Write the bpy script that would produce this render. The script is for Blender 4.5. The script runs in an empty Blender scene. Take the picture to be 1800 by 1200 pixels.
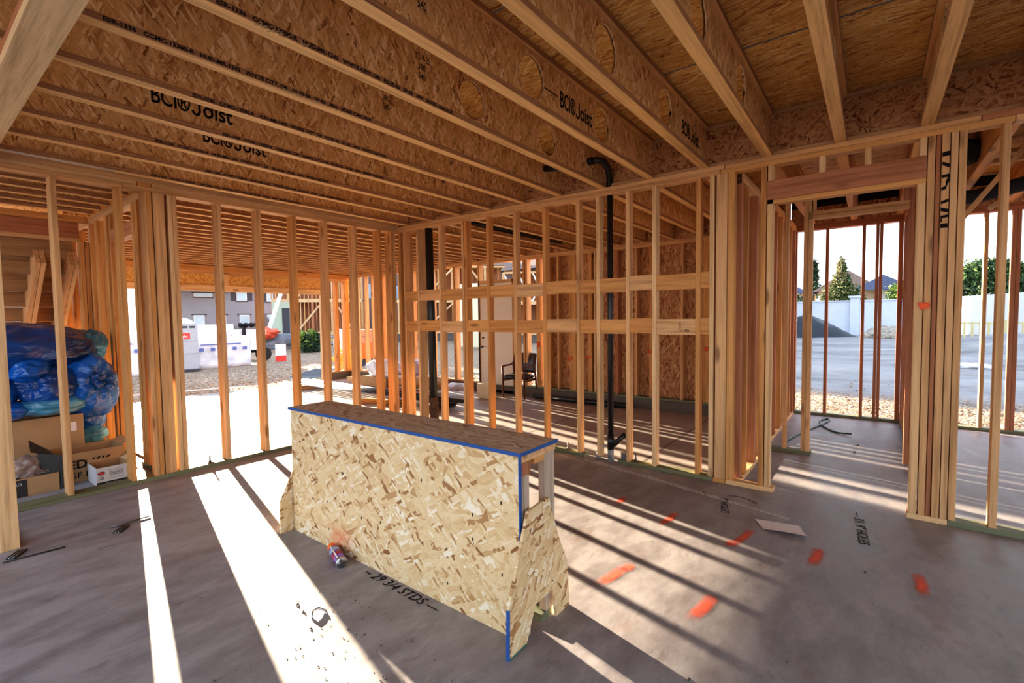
import bpy, bmesh, math, random
from mathutils import Vector, Matrix, noise
random.seed(7)
C = bpy.context.scene.collection
PI = math.pi

# ------------------------------------------------------------------ materials
def newmat(name):
    m = bpy.data.materials.new(name); m.use_nodes = True
    nt = m.node_tree; b = nt.nodes['Principled BSDF']
    return m, nt, b
def N(nt, t, **k):
    n = nt.nodes.new(t)
    for a, v in k.items():
        setattr(n, a, v)
    return n
def ramp(nt, stops, fac=None, interp='LINEAR'):
    r = nt.nodes.new('ShaderNodeValToRGB'); cr = r.color_ramp; cr.interpolation = interp
    while len(cr.elements) < len(stops): cr.elements.new(0.5)
    for e, (p, c) in zip(cr.elements, stops):
        e.position = p; e.color = (c[0], c[1], c[2], 1)
    if fac is not None: nt.links.new(fac, r.inputs[0])
    return r
def mixc(nt, fac, a, b, blend='MIX'):
    m = nt.nodes.new('ShaderNodeMix'); m.data_type = 'RGBA'; m.blend_type = blend
    for s, v in ((0, fac), (6, a), (7, b)):
        if isinstance(v, (int, float)): m.inputs[s].default_value = v
        elif isinstance(v, tuple): m.inputs[s].default_value = (v[0], v[1], v[2], 1)
        else: nt.links.new(v, m.inputs[s])
    return m.outputs[2]
def math_(nt, op, a, b=0.0, c=None, clamp=False):
    m = nt.nodes.new('ShaderNodeMath'); m.operation = op; m.use_clamp = clamp
    for i, v in enumerate((a, b, c)):
        if v is None: continue
        if isinstance(v, (int, float)): m.inputs[i].default_value = v
        else: nt.links.new(v, m.inputs[i])
    return m.outputs[0]
def coords(nt, rnd=37.0):
    tc = N(nt, 'ShaderNodeTexCoord'); oi = N(nt, 'ShaderNodeObjectInfo')
    v = N(nt, 'ShaderNodeVectorMath', operation='SCALE'); v.inputs[0].default_value = (1, 1.7, 2.3)
    nt.links.new(math_(nt, 'MULTIPLY', oi.outputs['Random'], rnd), v.inputs[3])
    a = N(nt, 'ShaderNodeVectorMath', operation='ADD')
    nt.links.new(tc.outputs['Object'], a.inputs[0]); nt.links.new(v.outputs[0], a.inputs[1])
    return a.outputs[0], oi
def mapping(nt, vec, scale=(1, 1, 1), rot=(0, 0, 0), loc=(0, 0, 0)):
    m = N(nt, 'ShaderNodeMapping'); m.inputs['Scale'].default_value = scale
    m.inputs['Rotation'].default_value = rot; m.inputs['Location'].default_value = loc
    nt.links.new(vec, m.inputs[0]); return m.outputs[0]
def noise_(nt, vec, scale, detail=3, rough=.55):
    n = N(nt, 'ShaderNodeTexNoise'); n.inputs['Scale'].default_value = scale
    n.inputs['Detail'].default_value = detail; n.inputs['Roughness'].default_value = rough
    nt.links.new(vec, n.inputs['Vector']); return n.outputs[0]
def bump(nt, b, h, strength=.3, dist=.002):
    n = N(nt, 'ShaderNodeBump'); n.inputs['Strength'].default_value = strength
    n.inputs['Distance'].default_value = dist
    nt.links.new(h, n.inputs['Height']); nt.links.new(n.outputs[0], b.inputs['Normal'])

def wood(name, axis, c1, c2, dark=(.16, .07, .03), knots=True, rough=.62, var=1.0):
    """sawn lumber, grain along the given axis"""
    m, nt, b = newmat(name); v, oi = coords(nt)
    sc = [26, 26, 26]; sc['xyz'.index(axis)] = 1.1
    g = noise_(nt, mapping(nt, v, tuple(sc)), 1.0, 4, .6)
    sc2 = [150, 150, 150]; sc2['xyz'.index(axis)] = 5
    g2 = noise_(nt, mapping(nt, v, tuple(sc2)), 1.0, 2, .6)
    base = ramp(nt, [(0, c1), (1, c2)], oi.outputs['Random']).outputs[0]
    d = ramp(nt, [(.36, (.68, .62, .56)), (.5, (.97, .96, .94)), (.66, (1.12, 1.1, 1.06))], g).outputs[0]
    col = mixc(nt, .85 * var, base, d, 'MULTIPLY')
    d2 = ramp(nt, [(.3, (.8, .78, .75)), (.6, (1.05, 1.05, 1.05))], g2).outputs[0]
    col = mixc(nt, .6, col, d2, 'MULTIPLY')
    if knots:
        ks = [7, 7, 7]; ks['xyz'.index(axis)] = 2.1
        kv = N(nt, 'ShaderNodeTexVoronoi'); kv.inputs['Scale'].default_value = 1.0
        nt.links.new(mapping(nt, v, tuple(ks)), kv.inputs['Vector'])
        k = ramp(nt, [(.09, (1, 1, 1)), (.2, (0, 0, 0))], kv.outputs['Distance']).outputs[0]
        kr = math_(nt, 'MULTIPLY', k, math_(nt, 'GREATER_THAN', N_sep(nt, kv.outputs['Color'], 0), .45))
        col = mixc(nt, math_(nt, 'MULTIPLY', kr, .7), col, dark)
    nt.links.new(col, b.inputs['Base Color']); b.inputs['Roughness'].default_value = rough
    b.inputs['Specular IOR Level'].default_value = .3
    bump(nt, b, g2, .25, .001)
    return m
def N_sep(nt, col, i):
    s = N(nt, 'ShaderNodeSeparateColor'); nt.links.new(col, s.inputs[0]); return s.outputs[i]

def osb(name, plane, pal, flake=(.085, .02), angs=(75, 40, 105, 155, 20), spec=.3, rough=.6, gap=.35):
    """strand board: layers of oriented angular flakes"""
    m, nt, b = newmat(name); v, oi = coords(nt)
    s = N(nt, 'ShaderNodeSeparateXYZ'); nt.links.new(v, s.inputs[0])
    cb = N(nt, 'ShaderNodeCombineXYZ')
    for i, ax in enumerate(plane): nt.links.new(s.outputs['xyz'.index(ax)], cb.inputs[i])
    wob = N(nt, 'ShaderNodeTexNoise'); wob.inputs['Scale'].default_value = 9; wob.inputs['Detail'].default_value = 2
    nt.links.new(cb.outputs[0], wob.inputs['Vector'])
    w2 = N(nt, 'ShaderNodeVectorMath', operation='SCALE'); w2.inputs[3].default_value = .022
    nt.links.new(wob.outputs['Color'], w2.inputs[0])
    ad = N(nt, 'ShaderNodeVectorMath', operation='ADD')
    nt.links.new(cb.outputs[0], ad.inputs[0]); nt.links.new(w2.outputs[0], ad.inputs[1])
    base = ad.outputs[0]; col = None; hgt = None
    for i, a in enumerate(angs):
        k = (1.0, .8, .62, .9, .5, .4)[i % 6]
        mp = mapping(nt, base, (1 / (flake[0] * k), 1 / (flake[1] * k), 1), (0, 0, 0), (i * 3.1, i * 7.7, 0))
        # rotate first
        r = N(nt, 'ShaderNodeVectorRotate', rotation_type='Z_AXIS'); r.inputs['Angle'].default_value = math.radians(-a)
        nt.links.new(base, r.inputs['Vector'])
        mpn = mp.node; nt.links.new(r.outputs[0], mpn.inputs[0])
        vo = N(nt, 'ShaderNodeTexVoronoi', voronoi_dimensions='2D', distance='CHEBYCHEV'); vo.inputs['Scale'].default_value = 1
        nt.links.new(mp, vo.inputs['Vector'])
        c = ramp(nt, pal, N_sep(nt, vo.outputs['Color'], 0)).outputs[0]
        fib = noise_(nt, mapping(nt, r.outputs[0], (9, 260, 1)), 1.0, 1)
        c = mixc(nt, .5, c, ramp(nt, [(.3, (.82, .8, .78)), (.65, (1.08, 1.08, 1.08))], fib).outputs[0], 'MULTIPLY')
        h = N_sep(nt, vo.outputs['Color'], 1)
        if col is None: col, hgt = c, h
        else:
            msk = math_(nt, 'GREATER_THAN', N_sep(nt, vo.outputs['Color'], 2), .56 + .05 * (i % 3))
            edge = math_(nt, 'LESS_THAN', vo.outputs['Distance'], .46)
            msk = math_(nt, 'MULTIPLY', msk, edge)
            col = mixc(nt, msk, col, c)
            mm = N(nt, 'ShaderNodeMix'); nt.links.new(msk, mm.inputs[0]); nt.links.new(hgt, mm.inputs[2]); nt.links.new(h, mm.inputs[3])
            hgt = mm.outputs[0]
    sp = noise_(nt, mapping(nt, base, (30, 70, 1), (0, 0, .9)), 1.0, 3, .7)
    col = mixc(nt, ramp(nt, [(.27, (gap, gap, gap)), (.36, (0, 0, 0))], sp).outputs[0], col, (.1, .045, .02))
    nt.links.new(col, b.inputs['Base Color']); b.inputs['Roughness'].default_value = rough
    b.inputs['Specular IOR Level'].default_value = spec
    bump(nt, b, hgt, .35, .0015)
    return m

def plain(name, col, rough=.6, metal=0, spec=.4, var=.12, scale=12, bmp=0, trans=0, alpha=None):
    m, nt, b = newmat(name); v, oi = coords(nt)
    n = noise_(nt, v, scale, 4, .6)
    lo = tuple(c * (1 - var) for c in col); hi = tuple(min(1, c * (1 + var)) for c in col)
    nt.links.new(ramp(nt, [(.3, lo), (.7, hi)], n).outputs[0], b.inputs['Base Color'])
    b.inputs['Roughness'].default_value = rough; b.inputs['Metallic'].default_value = metal
    b.inputs['Specular IOR Level'].default_value = spec
    if trans: b.inputs['Transmission Weight'].default_value = trans
    if alpha is not None: b.inputs['Alpha'].default_value = alpha
    if bmp: bump(nt, b, n, bmp, .01)
    return m

TAN = ((.67, .425, .23), (.61, .355, .17)); ORG = ((.62, .34, .13), (.56, .27, .095)); RED = ((.48, .22, .115), (.40, .165, .09))
PALE = ((.74, .52, .305), (.68, .445, .235)); GRN = ((.19, .20, .12), (.16, .19, .13))
W = {}
for ax in 'xyz':
    W['tan', ax] = wood('lumber_tan_' + ax, ax, *TAN)
    W['org', ax] = wood('lumber_orange_' + ax, ax, *ORG)
    W['red', ax] = wood('lumber_red_' + ax, ax, *RED)
    W['pale', ax] = wood('lumber_pale_' + ax, ax, *PALE)
W['green', 'x'] = wood('treated_x', 'x', *GRN, dark=(.08, .09, .06)); W['green', 'y'] = wood('treated_y', 'y', *GRN, dark=(.08, .09, .06))
W['weath', 'z'] = wood('lumber_weathered_z', 'z', (.50, .42, .35), (.46, .38, .31))
FL = wood('flange_x', 'x', (.74, .47, .215), (.68, .41, .175), knots=False)
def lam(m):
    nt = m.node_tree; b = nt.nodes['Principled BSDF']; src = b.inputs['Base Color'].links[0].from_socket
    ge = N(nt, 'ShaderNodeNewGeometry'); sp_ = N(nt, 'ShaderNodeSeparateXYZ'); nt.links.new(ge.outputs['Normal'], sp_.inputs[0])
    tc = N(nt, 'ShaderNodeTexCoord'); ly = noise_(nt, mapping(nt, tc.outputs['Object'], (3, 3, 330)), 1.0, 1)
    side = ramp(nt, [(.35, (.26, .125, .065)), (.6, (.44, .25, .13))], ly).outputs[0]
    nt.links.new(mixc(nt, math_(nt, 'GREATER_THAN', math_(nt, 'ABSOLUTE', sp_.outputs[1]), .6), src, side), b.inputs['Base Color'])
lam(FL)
FLs = wood('flange_y', 'y', (.50, .31, .17), (.44, .26, .13), knots=False)
PALW = [(0, (.24, .10, .035)), (.07, (.52, .29, .115)), (.4, (.70, .445, .195)), (.8, (.78, .53, .26)), (1, (.94, .74, .46))]
PALD = [(0, (.24, .09, .025)), (.1, (.48, .23, .065)), (.5, (.64, .37, .11)), (.85, (.70, .46, .17)), (1, (.80, .58, .28))]
PALB = [(0, (.26, .115, .045)), (.08, (.46, .27, .12)), (.16, (.64, .445, .235)), (.5, (.72, .55, .32)), (.86, (.755, .60, .375)), (1, (.85, .77, .62))]
PALR = [(0, (.16, .055, .025)), (.15, (.34, .15, .065)), (.5, (.46, .235, .11)), (.85, (.54, .31, .15)), (1, (.68, .46, .27))]
OSBW = osb('osb_web', 'xz', PALW, (.15, .028), (78, 58, 98, 118, 70, 128), gap=.45)
OSBD = osb('osb_deck', 'yx', PALD, (.16, .022), (4, 15, -12, 30, -4))
OSBB = osb('osb_barrier', 'yz', PALB, (.17, .040), (12, 60, 120, -25, 150, 40), gap=.3)
OSBE = osb('osb_barrier_end', 'xz', PALB, (.14, .034), (50, 25, 70, -30, 60, 10), gap=.3)
PALT = [(0, (.30, .18, .12)), (.15, (.44, .31, .22)), (.6, (.53, .41, .31)), (1, (.62, .50, .40))]
OSBT = osb('osb_barrier_top', 'yx', PALT, (.17, .03), (5, 20, -15, 40, -5), gap=.3)
OSBS = osb('osb_sheathing', 'yz', PALR, (.16, .03), (80, 100, 60, 120, 90), gap=.5)
OSBR = osb('osb_rim', 'yz', PALR[:4] + [(1, (.52, .32, .17))], (.09, .024), (40, 110, 75, 10, 140), gap=.4)
OSBH = osb('osb_header', 'xz', PALD, (.08, .02), (10, 60, 120, -20, 85))

def mk_concrete(name, house=True):
    m, nt, b = newmat(name); tc = N(nt, 'ShaderNodeTexCoord'); v = tc.outputs['Object']
    n1 = noise_(nt, mapping(nt, v, (.9, .9, 1)), 1.0, 5, .6)
    n2 = noise_(nt, mapping(nt, v, (3.2, 6.5, 1), (0, 0, .5)), 1.0, 5, .65)
    n3 = noise_(nt, v, 90, 3, .7)
    s = N(nt, 'ShaderNodeSeparateXYZ'); nt.links.new(v, s.inputs[0])
    if house:
        cool = ramp(nt, [(.3, (.25, .262, .31)), (.55, (.33, .345, .40)), (.75, (.40, .41, .455))], n1).outputs[0]
        warm = ramp(nt, [(.3, (.235, .20, .195)), (.6, (.335, .30, .295))], n2).outputs[0]
        # the strip along the stud walls is stained rusty brown
        g = math_(nt, 'SUBTRACT', math_(nt, 'MULTIPLY', s.outputs[1], .55), -1.15)
        g = math_(nt, 'ADD', g, math_(nt, 'MULTIPLY', math_(nt, 'SUBTRACT', n1, .5), 1.6), clamp=True)
        col = mixc(nt, math_(nt, 'MULTIPLY', g, .8), cool, warm)
    else:
        col = ramp(nt, [(.3, (.33, .27, .25)), (.6, (.42, .37, .345)), (.8, (.48, .43, .40))], n1).outputs[0]
    st = ramp(nt, [(.6, (0, 0, 0)), (.74, (1, 1, 1))], noise_(nt, mapping(nt, v, (1.7, 2.6, 1), (0, 0, 1)), 1.0, 4, .7)).outputs[0]
    col = mixc(nt, math_(nt, 'MULTIPLY', st, .5), col, (.21, .115, .07))
    bl = ramp(nt, [(.3, (.78, .78, .79)), (.6, (1.05, 1.05, 1.05))], n2).outputs[0]
    col = mixc(nt, .75, col, bl, 'MULTIPLY')
    dk = ramp(nt, [(.60, (0, 0, 0)), (.70, (1, 1, 1))], noise_(nt, mapping(nt, v, (5, 12, 1), (0, 0, -.4)), 1.0, 4, .7)).outputs[0]
    col = mixc(nt, math_(nt, 'MULTIPLY', dk, .35), col, (.10, .08, .075))
    col = mixc(nt, .5, col, ramp(nt, [(.3, (.85, .85, .85)), (.7, (1.1, 1.1, 1.1))], n3).outputs[0], 'MULTIPLY')
    nt.links.new(col, b.inputs['Base Color'])
    r = ramp(nt, [(.3, (.42, .42, .42)), (.7, (.62, .62, .62))], n2).outputs[0]
    nt.links.new(r, b.inputs['Roughness']); b.inputs['Specular IOR Level'].default_value = .4
    h = math_(nt, 'ADD', math_(nt, 'MULTIPLY', n2, .6), math_(nt, 'MULTIPLY', n3, .12))
    bump(nt, b, h, .22, .01)
    return m
CONC = mk_concrete('concrete_house'); CONG = mk_concrete('concrete_garage', False)

def mk_ground():
    m, nt, b = newmat('gravel_ground'); tc = N(nt, 'ShaderNodeTexCoord'); v = tc.outputs['Object']
    s = N(nt, 'ShaderNodeSeparateXYZ'); nt.links.new(v, s.inputs[0])
    vo = N(nt, 'ShaderNodeTexVoronoi'); vo.inputs['Scale'].default_value = 22; nt.links.new(v, vo.inputs['Vector'])
    st = ramp(nt, [(0, (.13, .08, .05)), (.35, (.25, .165, .105)), (.7, (.36, .26, .17)), (1, (.58, .47, .35))], N_sep(nt, vo.outputs['Color'], 0)).outputs[0]
    n1 = noise_(nt, v, .35, 5, .65)
    dirt = ramp(nt, [(.35, (.17, .155, .15)), (.5, (.29, .27, .26)), (.7, (.40, .37, .35))], noise_(nt, mapping(nt, v, (.5, .16, 1)), 1.0, 6, .7)).outputs[0]
    # compacted yard farther out on the right
    g = ramp(nt, [(.52, (0, 0, 0)), (.62, (1, 1, 1))], math_(nt, 'ADD', math_(nt, 'MULTIPLY', s.outputs[0], .06), math_(nt, 'MULTIPLY', n1, .25))).outputs[0]
    yy = ramp(nt, [(.45, (1, 1, 1)), (.55, (0, 0, 0))], math_(nt, 'ADD', math_(nt, 'MULTIPLY', s.outputs[1], .06), .35)).outputs[0]
    fac = math_(nt, 'MULTIPLY', g, yy)
    col = mixc(nt, fac, st, dirt)
    col = mixc(nt, .6, col, ramp(nt, [(.3, (.7, .68, .66)), (.7, (1.15, 1.12, 1.1))], noise_(nt, v, 1.3, 5, .7)).outputs[0], 'MULTIPLY')
    nt.links.new(col, b.inputs['Base Color']); b.inputs['Roughness'].default_value = .95
    h = math_(nt, 'SUBTRACT', 1.0, vo.outputs['Distance'])
    bump(nt, b, h, .8, .02)
    return m
GROUND = mk_ground()
BLACK = plain('black_abs', (.012, .013, .016), .32, spec=.5)
BLACKM = plain('black_rubber', (.02, .02, .022), .8)
INK = plain('black_ink', (.018, .014, .016), .8, spec=.1)
BROWNINK = plain('brown_ink', (.10, .055, .05), .8, spec=.1)
STEEL = plain('galvanised_steel', (.5, .5, .52), .35, 1.0)
DSTEEL = plain('dark_steel', (.16, .155, .15), .45, .8)
WHITE = plain('white_paint', (.78, .77, .74), .5, var=.03)
DOORW = plain('door_primer', (.66, .60, .52), .5, var=.02)
WHITEP = plain('white_plastic', (.8, .81, .84), .35, var=.05)
PAPER = plain('paper_white', (.74, .68, .68), .7, var=.04)
CARD = plain('cardboard', (.42, .26, .135), .8, var=.08, scale=5)
CARDK = plain('black_print_card', (.03, .028, .028), .55)
CARDW = plain('white_print_card', (.62, .62, .66), .5, var=.02)
BLUEP = plain('blue_paint', (.018, .09, .32), .5, var=.15, scale=40)
GREYP = plain('cool_grey_plastic', (.42, .44, .50), .45, var=.05)
REDP = plain('red_print', (.70, .06, .05), .5)
ORANGEP = plain('orange_plastic', (.85, .16, .02), .45)
LEATHER = plain('dark_leather', (.028, .022, .026), .38, spec=.5, var=.3, scale=60)
CHAIRW = wood('chair_wood', 'z', (.13, .035, .018), (.11, .03, .015), knots=False, rough=.35)
YELL = plain('yellow_foam_wrap', (.75, .42, .08), .6, var=.25, scale=30)
STUCCO = plain('white_block_wall', (.62, .66, .74), .9, var=.05, scale=3)
STUCCOB = plain('beige_stucco', (.62, .52, .38), .9, var=.05, scale=3)
GREYW = plain('grey_lap_siding', (.30, .29, .33), .85, var=.05, scale=1)
DGREY = plain('dark_trim', (.07, .065, .08), .7)
ROOFB = plain('brown_roof_tile', (.20, .13, .10), .9, var=.2, scale=4)
ROOFD = plain('dark_blue_roof', (.05, .06, .11), .8, var=.2, scale=4)
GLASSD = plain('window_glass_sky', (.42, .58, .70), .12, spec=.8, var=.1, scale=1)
SOLAR = plain('solar_panel_blue', (.01, .04, .22), .25, spec=.7)
GREENS = plain('green_sheathing', (.48, .55, .44), .8, var=.08, scale=3)
TARP = plain('black_tarp', (.014, .015, .02), .42, spec=.5, bmp=.5, scale=7)
LEAF = plain('leaf_green', (.055, .10, .025), .7, var=.6, scale=6)
LEAFY = plain('leaf_yellow_green', (.20, .30, .05), .7, var=.5, scale=6)
LEAFD = plain('needle_green', (.03, .065, .03), .7, var=.6, scale=6)
BARK = plain('bark', (.10, .07, .05), .9)
HOSE = plain('green_hose', (.02, .09, .06), .4)
CONCB = plain('curb_concrete', (.13, .112, .10), .85, var=.15, scale=6, bmp=.3)
FELT = plain('black_felt', (.012, .016, .016), .8)
AQUA = plain('aqua_print_bag', (.12, .42, .45), .4, var=.2)

def mk_plastic(name, col, alpha, rough=.22, spec=.55, dark=.35, bs=.35):
    m, nt, b = newmat(name); v, oi = coords(nt)
    n = noise_(nt, v, 2.2, 3, .5)
    nt.links.new(ramp(nt, [(.35, tuple(c * dark for c in col)), (.62, col)], n).outputs[0], b.inputs['Base Color'])
    b.inputs['Roughness'].default_value = rough; b.inputs['Specular IOR Level'].default_value = spec
    b.inputs['Alpha'].default_value = alpha; b.inputs['Coat Weight'].default_value = .2; b.inputs['Coat Roughness'].default_value = .12
    w = N(nt, 'ShaderNodeTexNoise'); w.inputs['Scale'].default_value = 4.5; w.inputs['Detail'].default_value = 2.5; w.inputs['Distortion'].default_value = .8
    nt.links.new(mapping(nt, v, (1, 1, 2.2), (.5, .4, 0)), w.inputs['Vector'])
    # sharp creases: ridged noise
    rd = math_(nt, 'ABSOLUTE', math_(nt, 'SUBTRACT', w.outputs[0], .5))
    bump(nt, b, rd, bs, .12)
    return m
BAGB = mk_plastic('blue_film', (.015, .15, .60), 1.0)
BAGC = mk_plastic('pale_blue_film', (.10, .40, .66), 1.0)
BAGD = mk_plastic('dark_blue_film', (.012, .08, .33), 1.0)
FILMW = mk_plastic('white_film', (.80, .82, .90), 1.0, rough=.3, dark=.75)
FILMC = mk_plastic('clear_film', (.50, .36, .32), .62, rough=.1, dark=.6)
FILMP = mk_plastic('lilac_film', (.62, .55, .70), .9, rough=.25, dark=.7)
def mk_paint(name, col, scale=26, thr=.42, strength=1.0, stretch=(1, 1, 1), ax=(0, 1)):
    """sprayed paint: dense in the middle, breaking up to overspray at the rim"""
    m, nt, b = newmat(name); tc = N(nt, 'ShaderNodeTexCoord')
    g = mapping(nt, tc.outputs['Generated'], (2, 2, 2), (0, 0, 0), (-1, -1, -1))
    sx_ = N(nt, 'ShaderNodeSeparateXYZ'); nt.links.new(g, sx_.inputs[0])
    p4 = math_(nt, 'ADD', math_(nt, 'POWER', math_(nt, 'ABSOLUTE', sx_.outputs[ax[0]]), 4.0), math_(nt, 'POWER', math_(nt, 'ABSOLUTE', sx_.outputs[ax[1]]), 4.0))
    n = noise_(nt, mapping(nt, tc.outputs['Object'], stretch), scale, 4, .7)
    f = math_(nt, 'ADD', math_(nt, 'SUBTRACT', 1.0, math_(nt, 'POWER', p4, .3)), math_(nt, 'MULTIPLY', math_(nt, 'SUBTRACT', n, .5), 1.5))
    a = ramp(nt, [(.05, (0, 0, 0)), (thr + .1, (strength,) * 3)], f).outputs[0]
    b.inputs['Base Color'].default_value = (*col, 1); b.inputs['Roughness'].default_value = .8
    nt.links.new(a, b.inputs['Alpha'])
    return m
SPRAY = mk_paint('orange_spray_paint', (.85, .12, .05), thr=.75, strength=.85, scale=14); SPRAYK = mk_paint('black_spray_paint', (.01, .01, .01), thr=.25)
SPRAYD = mk_paint('faded_orange_spray', (.80, .10, .04), strength=.8, thr=.7, ax=(1, 2)); SPRAYV = mk_paint('orange_spray_dot', (.90, .14, .05), thr=.6, ax=(1, 2))

# ------------------------------------------------------------------ object helpers
WL = {}
def wloc(o): return WL.get(o.name, Vector((0, 0, 0))) if o is not None else Vector((0, 0, 0))
def thing(name, label, cat, loc=(0, 0, 0), group=None, kind=None):
    o = bpy.data.objects.new(name, None); C.objects.link(o); o.empty_display_size = .1
    o.location = loc; WL[o.name] = Vector(loc); o['label'] = label
    if cat: o['category'] = cat
    if group: o['group'] = group
    if kind: o['kind'] = kind
    return o
def struct(name, label=None, loc=(0, 0, 0)):
    o = bpy.data.objects.new(name, None); C.objects.link(o); o.empty_display_size = .1
    o.location = loc; WL[o.name] = Vector(loc); o['kind'] = 'structure'
    if label: o['label'] = label
    return o
def tag(o, label, cat, group=None, kind=None):
    o['label'] = label
    if cat: o['category'] = cat
    if group: o['group'] = group
    if kind: o['kind'] = kind
    return o
def link(name, me, mat, parent, wl):
    o = bpy.data.objects.new(name, me); C.objects.link(o)
    if mat is not None and not me.materials: me.materials.append(mat)
    wl = Vector(wl); o.location = wl - wloc(parent)
    if parent is not None: o.parent = parent
    WL[o.name] = wl
    return o
CACHE = {}
def box(name, parent, x0, x1, y0, y1, z0, z1, mat, bev=.0015):
    x0, x1 = sorted((x0, x1)); y0, y1 = sorted((y0, y1)); z0, z1 = sorted((z0, z1))
    d = (round(x1 - x0, 4), round(y1 - y0, 4), round(z1 - z0, 4)); key = (d, mat.name, bev)
    me = CACHE.get(key)
    if me is None:
        bm = bmesh.new(); bmesh.ops.create_cube(bm, size=1)
        bmesh.ops.scale(bm, vec=d, verts=bm.verts)
        if bev and min(d) > bev * 3: bmesh.ops.bevel(bm, geom=bm.edges[:], offset=bev, segments=1, affect='EDGES')
        me = bpy.data.meshes.new(name); bm.to_mesh(me); bm.free(); me.materials.append(mat); CACHE[key] = me
    return link(name, me, mat, parent, ((x0 + x1) / 2, (y0 + y1) / 2, (z0 + z1) / 2))
def mesh(name, parent, verts, faces, mat, smooth=False, origin=None):
    vs = [Vector(v) for v in verts]
    if origin is None:
        lo = [min(v[i] for v in vs) for i in range(3)]; hi = [max(v[i] for v in vs) for i in range(3)]
        origin = [(a + b) / 2 for a, b in zip(lo, hi)]
    og = Vector(origin); me = bpy.data.meshes.new(name)
    me.from_pydata([v - og for v in vs], [], faces); me.update(); me.materials.append(mat)
    if smooth:
        for p in me.polygons: p.use_smooth = True
    return link(name, me, mat, parent, og)
def frm(bm, name, parent, mat, smooth=False, origin=None):
    vs = [v.co.copy() for v in bm.verts]; bm.verts.index_update()
    fs = [[v.index for v in f.verts] for f in bm.faces]; bm.free()
    return mesh(name, parent, vs, fs, mat, smooth, origin)
def prism(name, parent, poly, axis, a0, a1, mat):
    """poly in the two other axes (in xyz order), extruded along axis"""
    n = len(poly); vs = []
    for a in (a0, a1):
        for p in poly:
            q = list(p); q.insert('xyz'.index(axis), a); vs.append(q)
    fs = [list(range(n))[::-1], list(range(n, 2 * n))] + [[i, (i + 1) % n, n + (i + 1) % n, n + i] for i in range(n)]
    bm = bmesh.new(); bv = [bm.verts.new(v) for v in vs]
    for f in fs: bm.faces.new([bv[i] for i in f])
    bmesh.ops.recalc_face_normals(bm, faces=bm.faces)
    return frm(bm, name, parent, mat)
def tube_bm(pts, r, seg=14, bm=None, caps=True):
    bm = bm or bmesh.new(); pts = [Vector(p) for p in pts]; n = len(pts)
    rr = r if isinstance(r, (list, tuple)) else [r] * n
    t0 = (pts[1] - pts[0]).normalized(); up = Vector((0, 0, 1)) if abs(t0.z) < .9 else Vector((1, 0, 0))
    u = t0.cross(up).normalized(); rings = []
    for i, p in enumerate(pts):
        t = (pts[min(i + 1, n - 1)] - pts[max(i - 1, 0)]).normalized()
        u = (u - t * u.dot(t)).normalized(); w = t.cross(u)
        rings.append([bm.verts.new(p + (u * math.cos(2 * PI * k / seg) + w * math.sin(2 * PI * k / seg)) * rr[i]) for k in range(seg)])
    for a, b in zip(rings, rings[1:]):
        for k in range(seg): bm.faces.new((a[k], a[(k + 1) % seg], b[(k + 1) % seg], b[k]))
    if caps: bm.faces.new(rings[0][::-1]); bm.faces.new(rings[-1])
    return bm
def smooth_pts(p, n=6):
    p = [Vector(q) for q in p]; out = []
    for i in range(len(p) - 1):
        a, b_, c_, d = p[max(i - 1, 0)], p[i], p[i + 1], p[min(i + 2, len(p) - 1)]
        for k in range(n):
            t = k / n; out.append(.5 * (2 * b_ + (c_ - a) * t + (2 * a - 5 * b_ + 4 * c_ - d) * t * t + (3 * b_ - a - 3 * c_ + d) * t ** 3))
    return out + [p[-1]]
def tube(name, parent, pts, r, mat, seg=14):
    return frm(tube_bm(pts, r, seg), name, parent, mat, True)
def bar(name, parent, a, b, w, d, mat_fam, up=(0, 0, 1)):
    """a straight board from a to b (width w across, depth d), its own x axis along the grain"""
    a, b = Vector(a), Vector(b); L = (b - a).length
    me = bpy.data.meshes.new(name); bm = bmesh.new(); bmesh.ops.create_cube(bm, size=1)
    bmesh.ops.scale(bm, vec=(L, w, d), verts=bm.verts); bm.to_mesh(me); bm.free()
    me.materials.append(mat_fam if not isinstance(mat_fam, str) else W[mat_fam, 'x'])
    o = link(name, me, None, parent, (a + b) / 2)
    X = (b - a).normalized(); Z = Vector(up); Y = Z.cross(X).normalized(); Z = X.cross(Y)
    o.rotation_euler = Matrix((X, Y, Z)).transposed().to_euler()
    return o
def text(name, parent, s, loc, right, upv, size, mat, shear=0, ext=.0006, align='LEFT', width=1.0, off=0.0, fit=0):
    cu = bpy.data.curves.new(name, 'FONT'); cu.body = s; cu.size = size; cu.extrude = ext; cu.shear = shear
    cu.align_x = align; cu.resolution_u = 3; cu.offset = off
    t = bpy.data.objects.new('tmp', cu); me = bpy.data.meshes.new_from_object(t)
    bpy.data.objects.remove(t); X = Vector(right).normalized(); Y = Vector(upv).normalized(); Z = X.cross(Y)
    if width != 1.0:
        for v in me.vertices: v.co.x *= width
    me.materials.clear(); me.materials.append(mat)
    if fit:
        xs_ = [v.co.x for v in me.vertices]; k_ = fit / (max(xs_) - min(xs_))
        for v in me.vertices: v.co.x *= k_
    o = link(name, me, mat, parent, loc); o.rotation_euler = Matrix((X, Y, Z)).transposed().to_euler()
    return o
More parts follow.
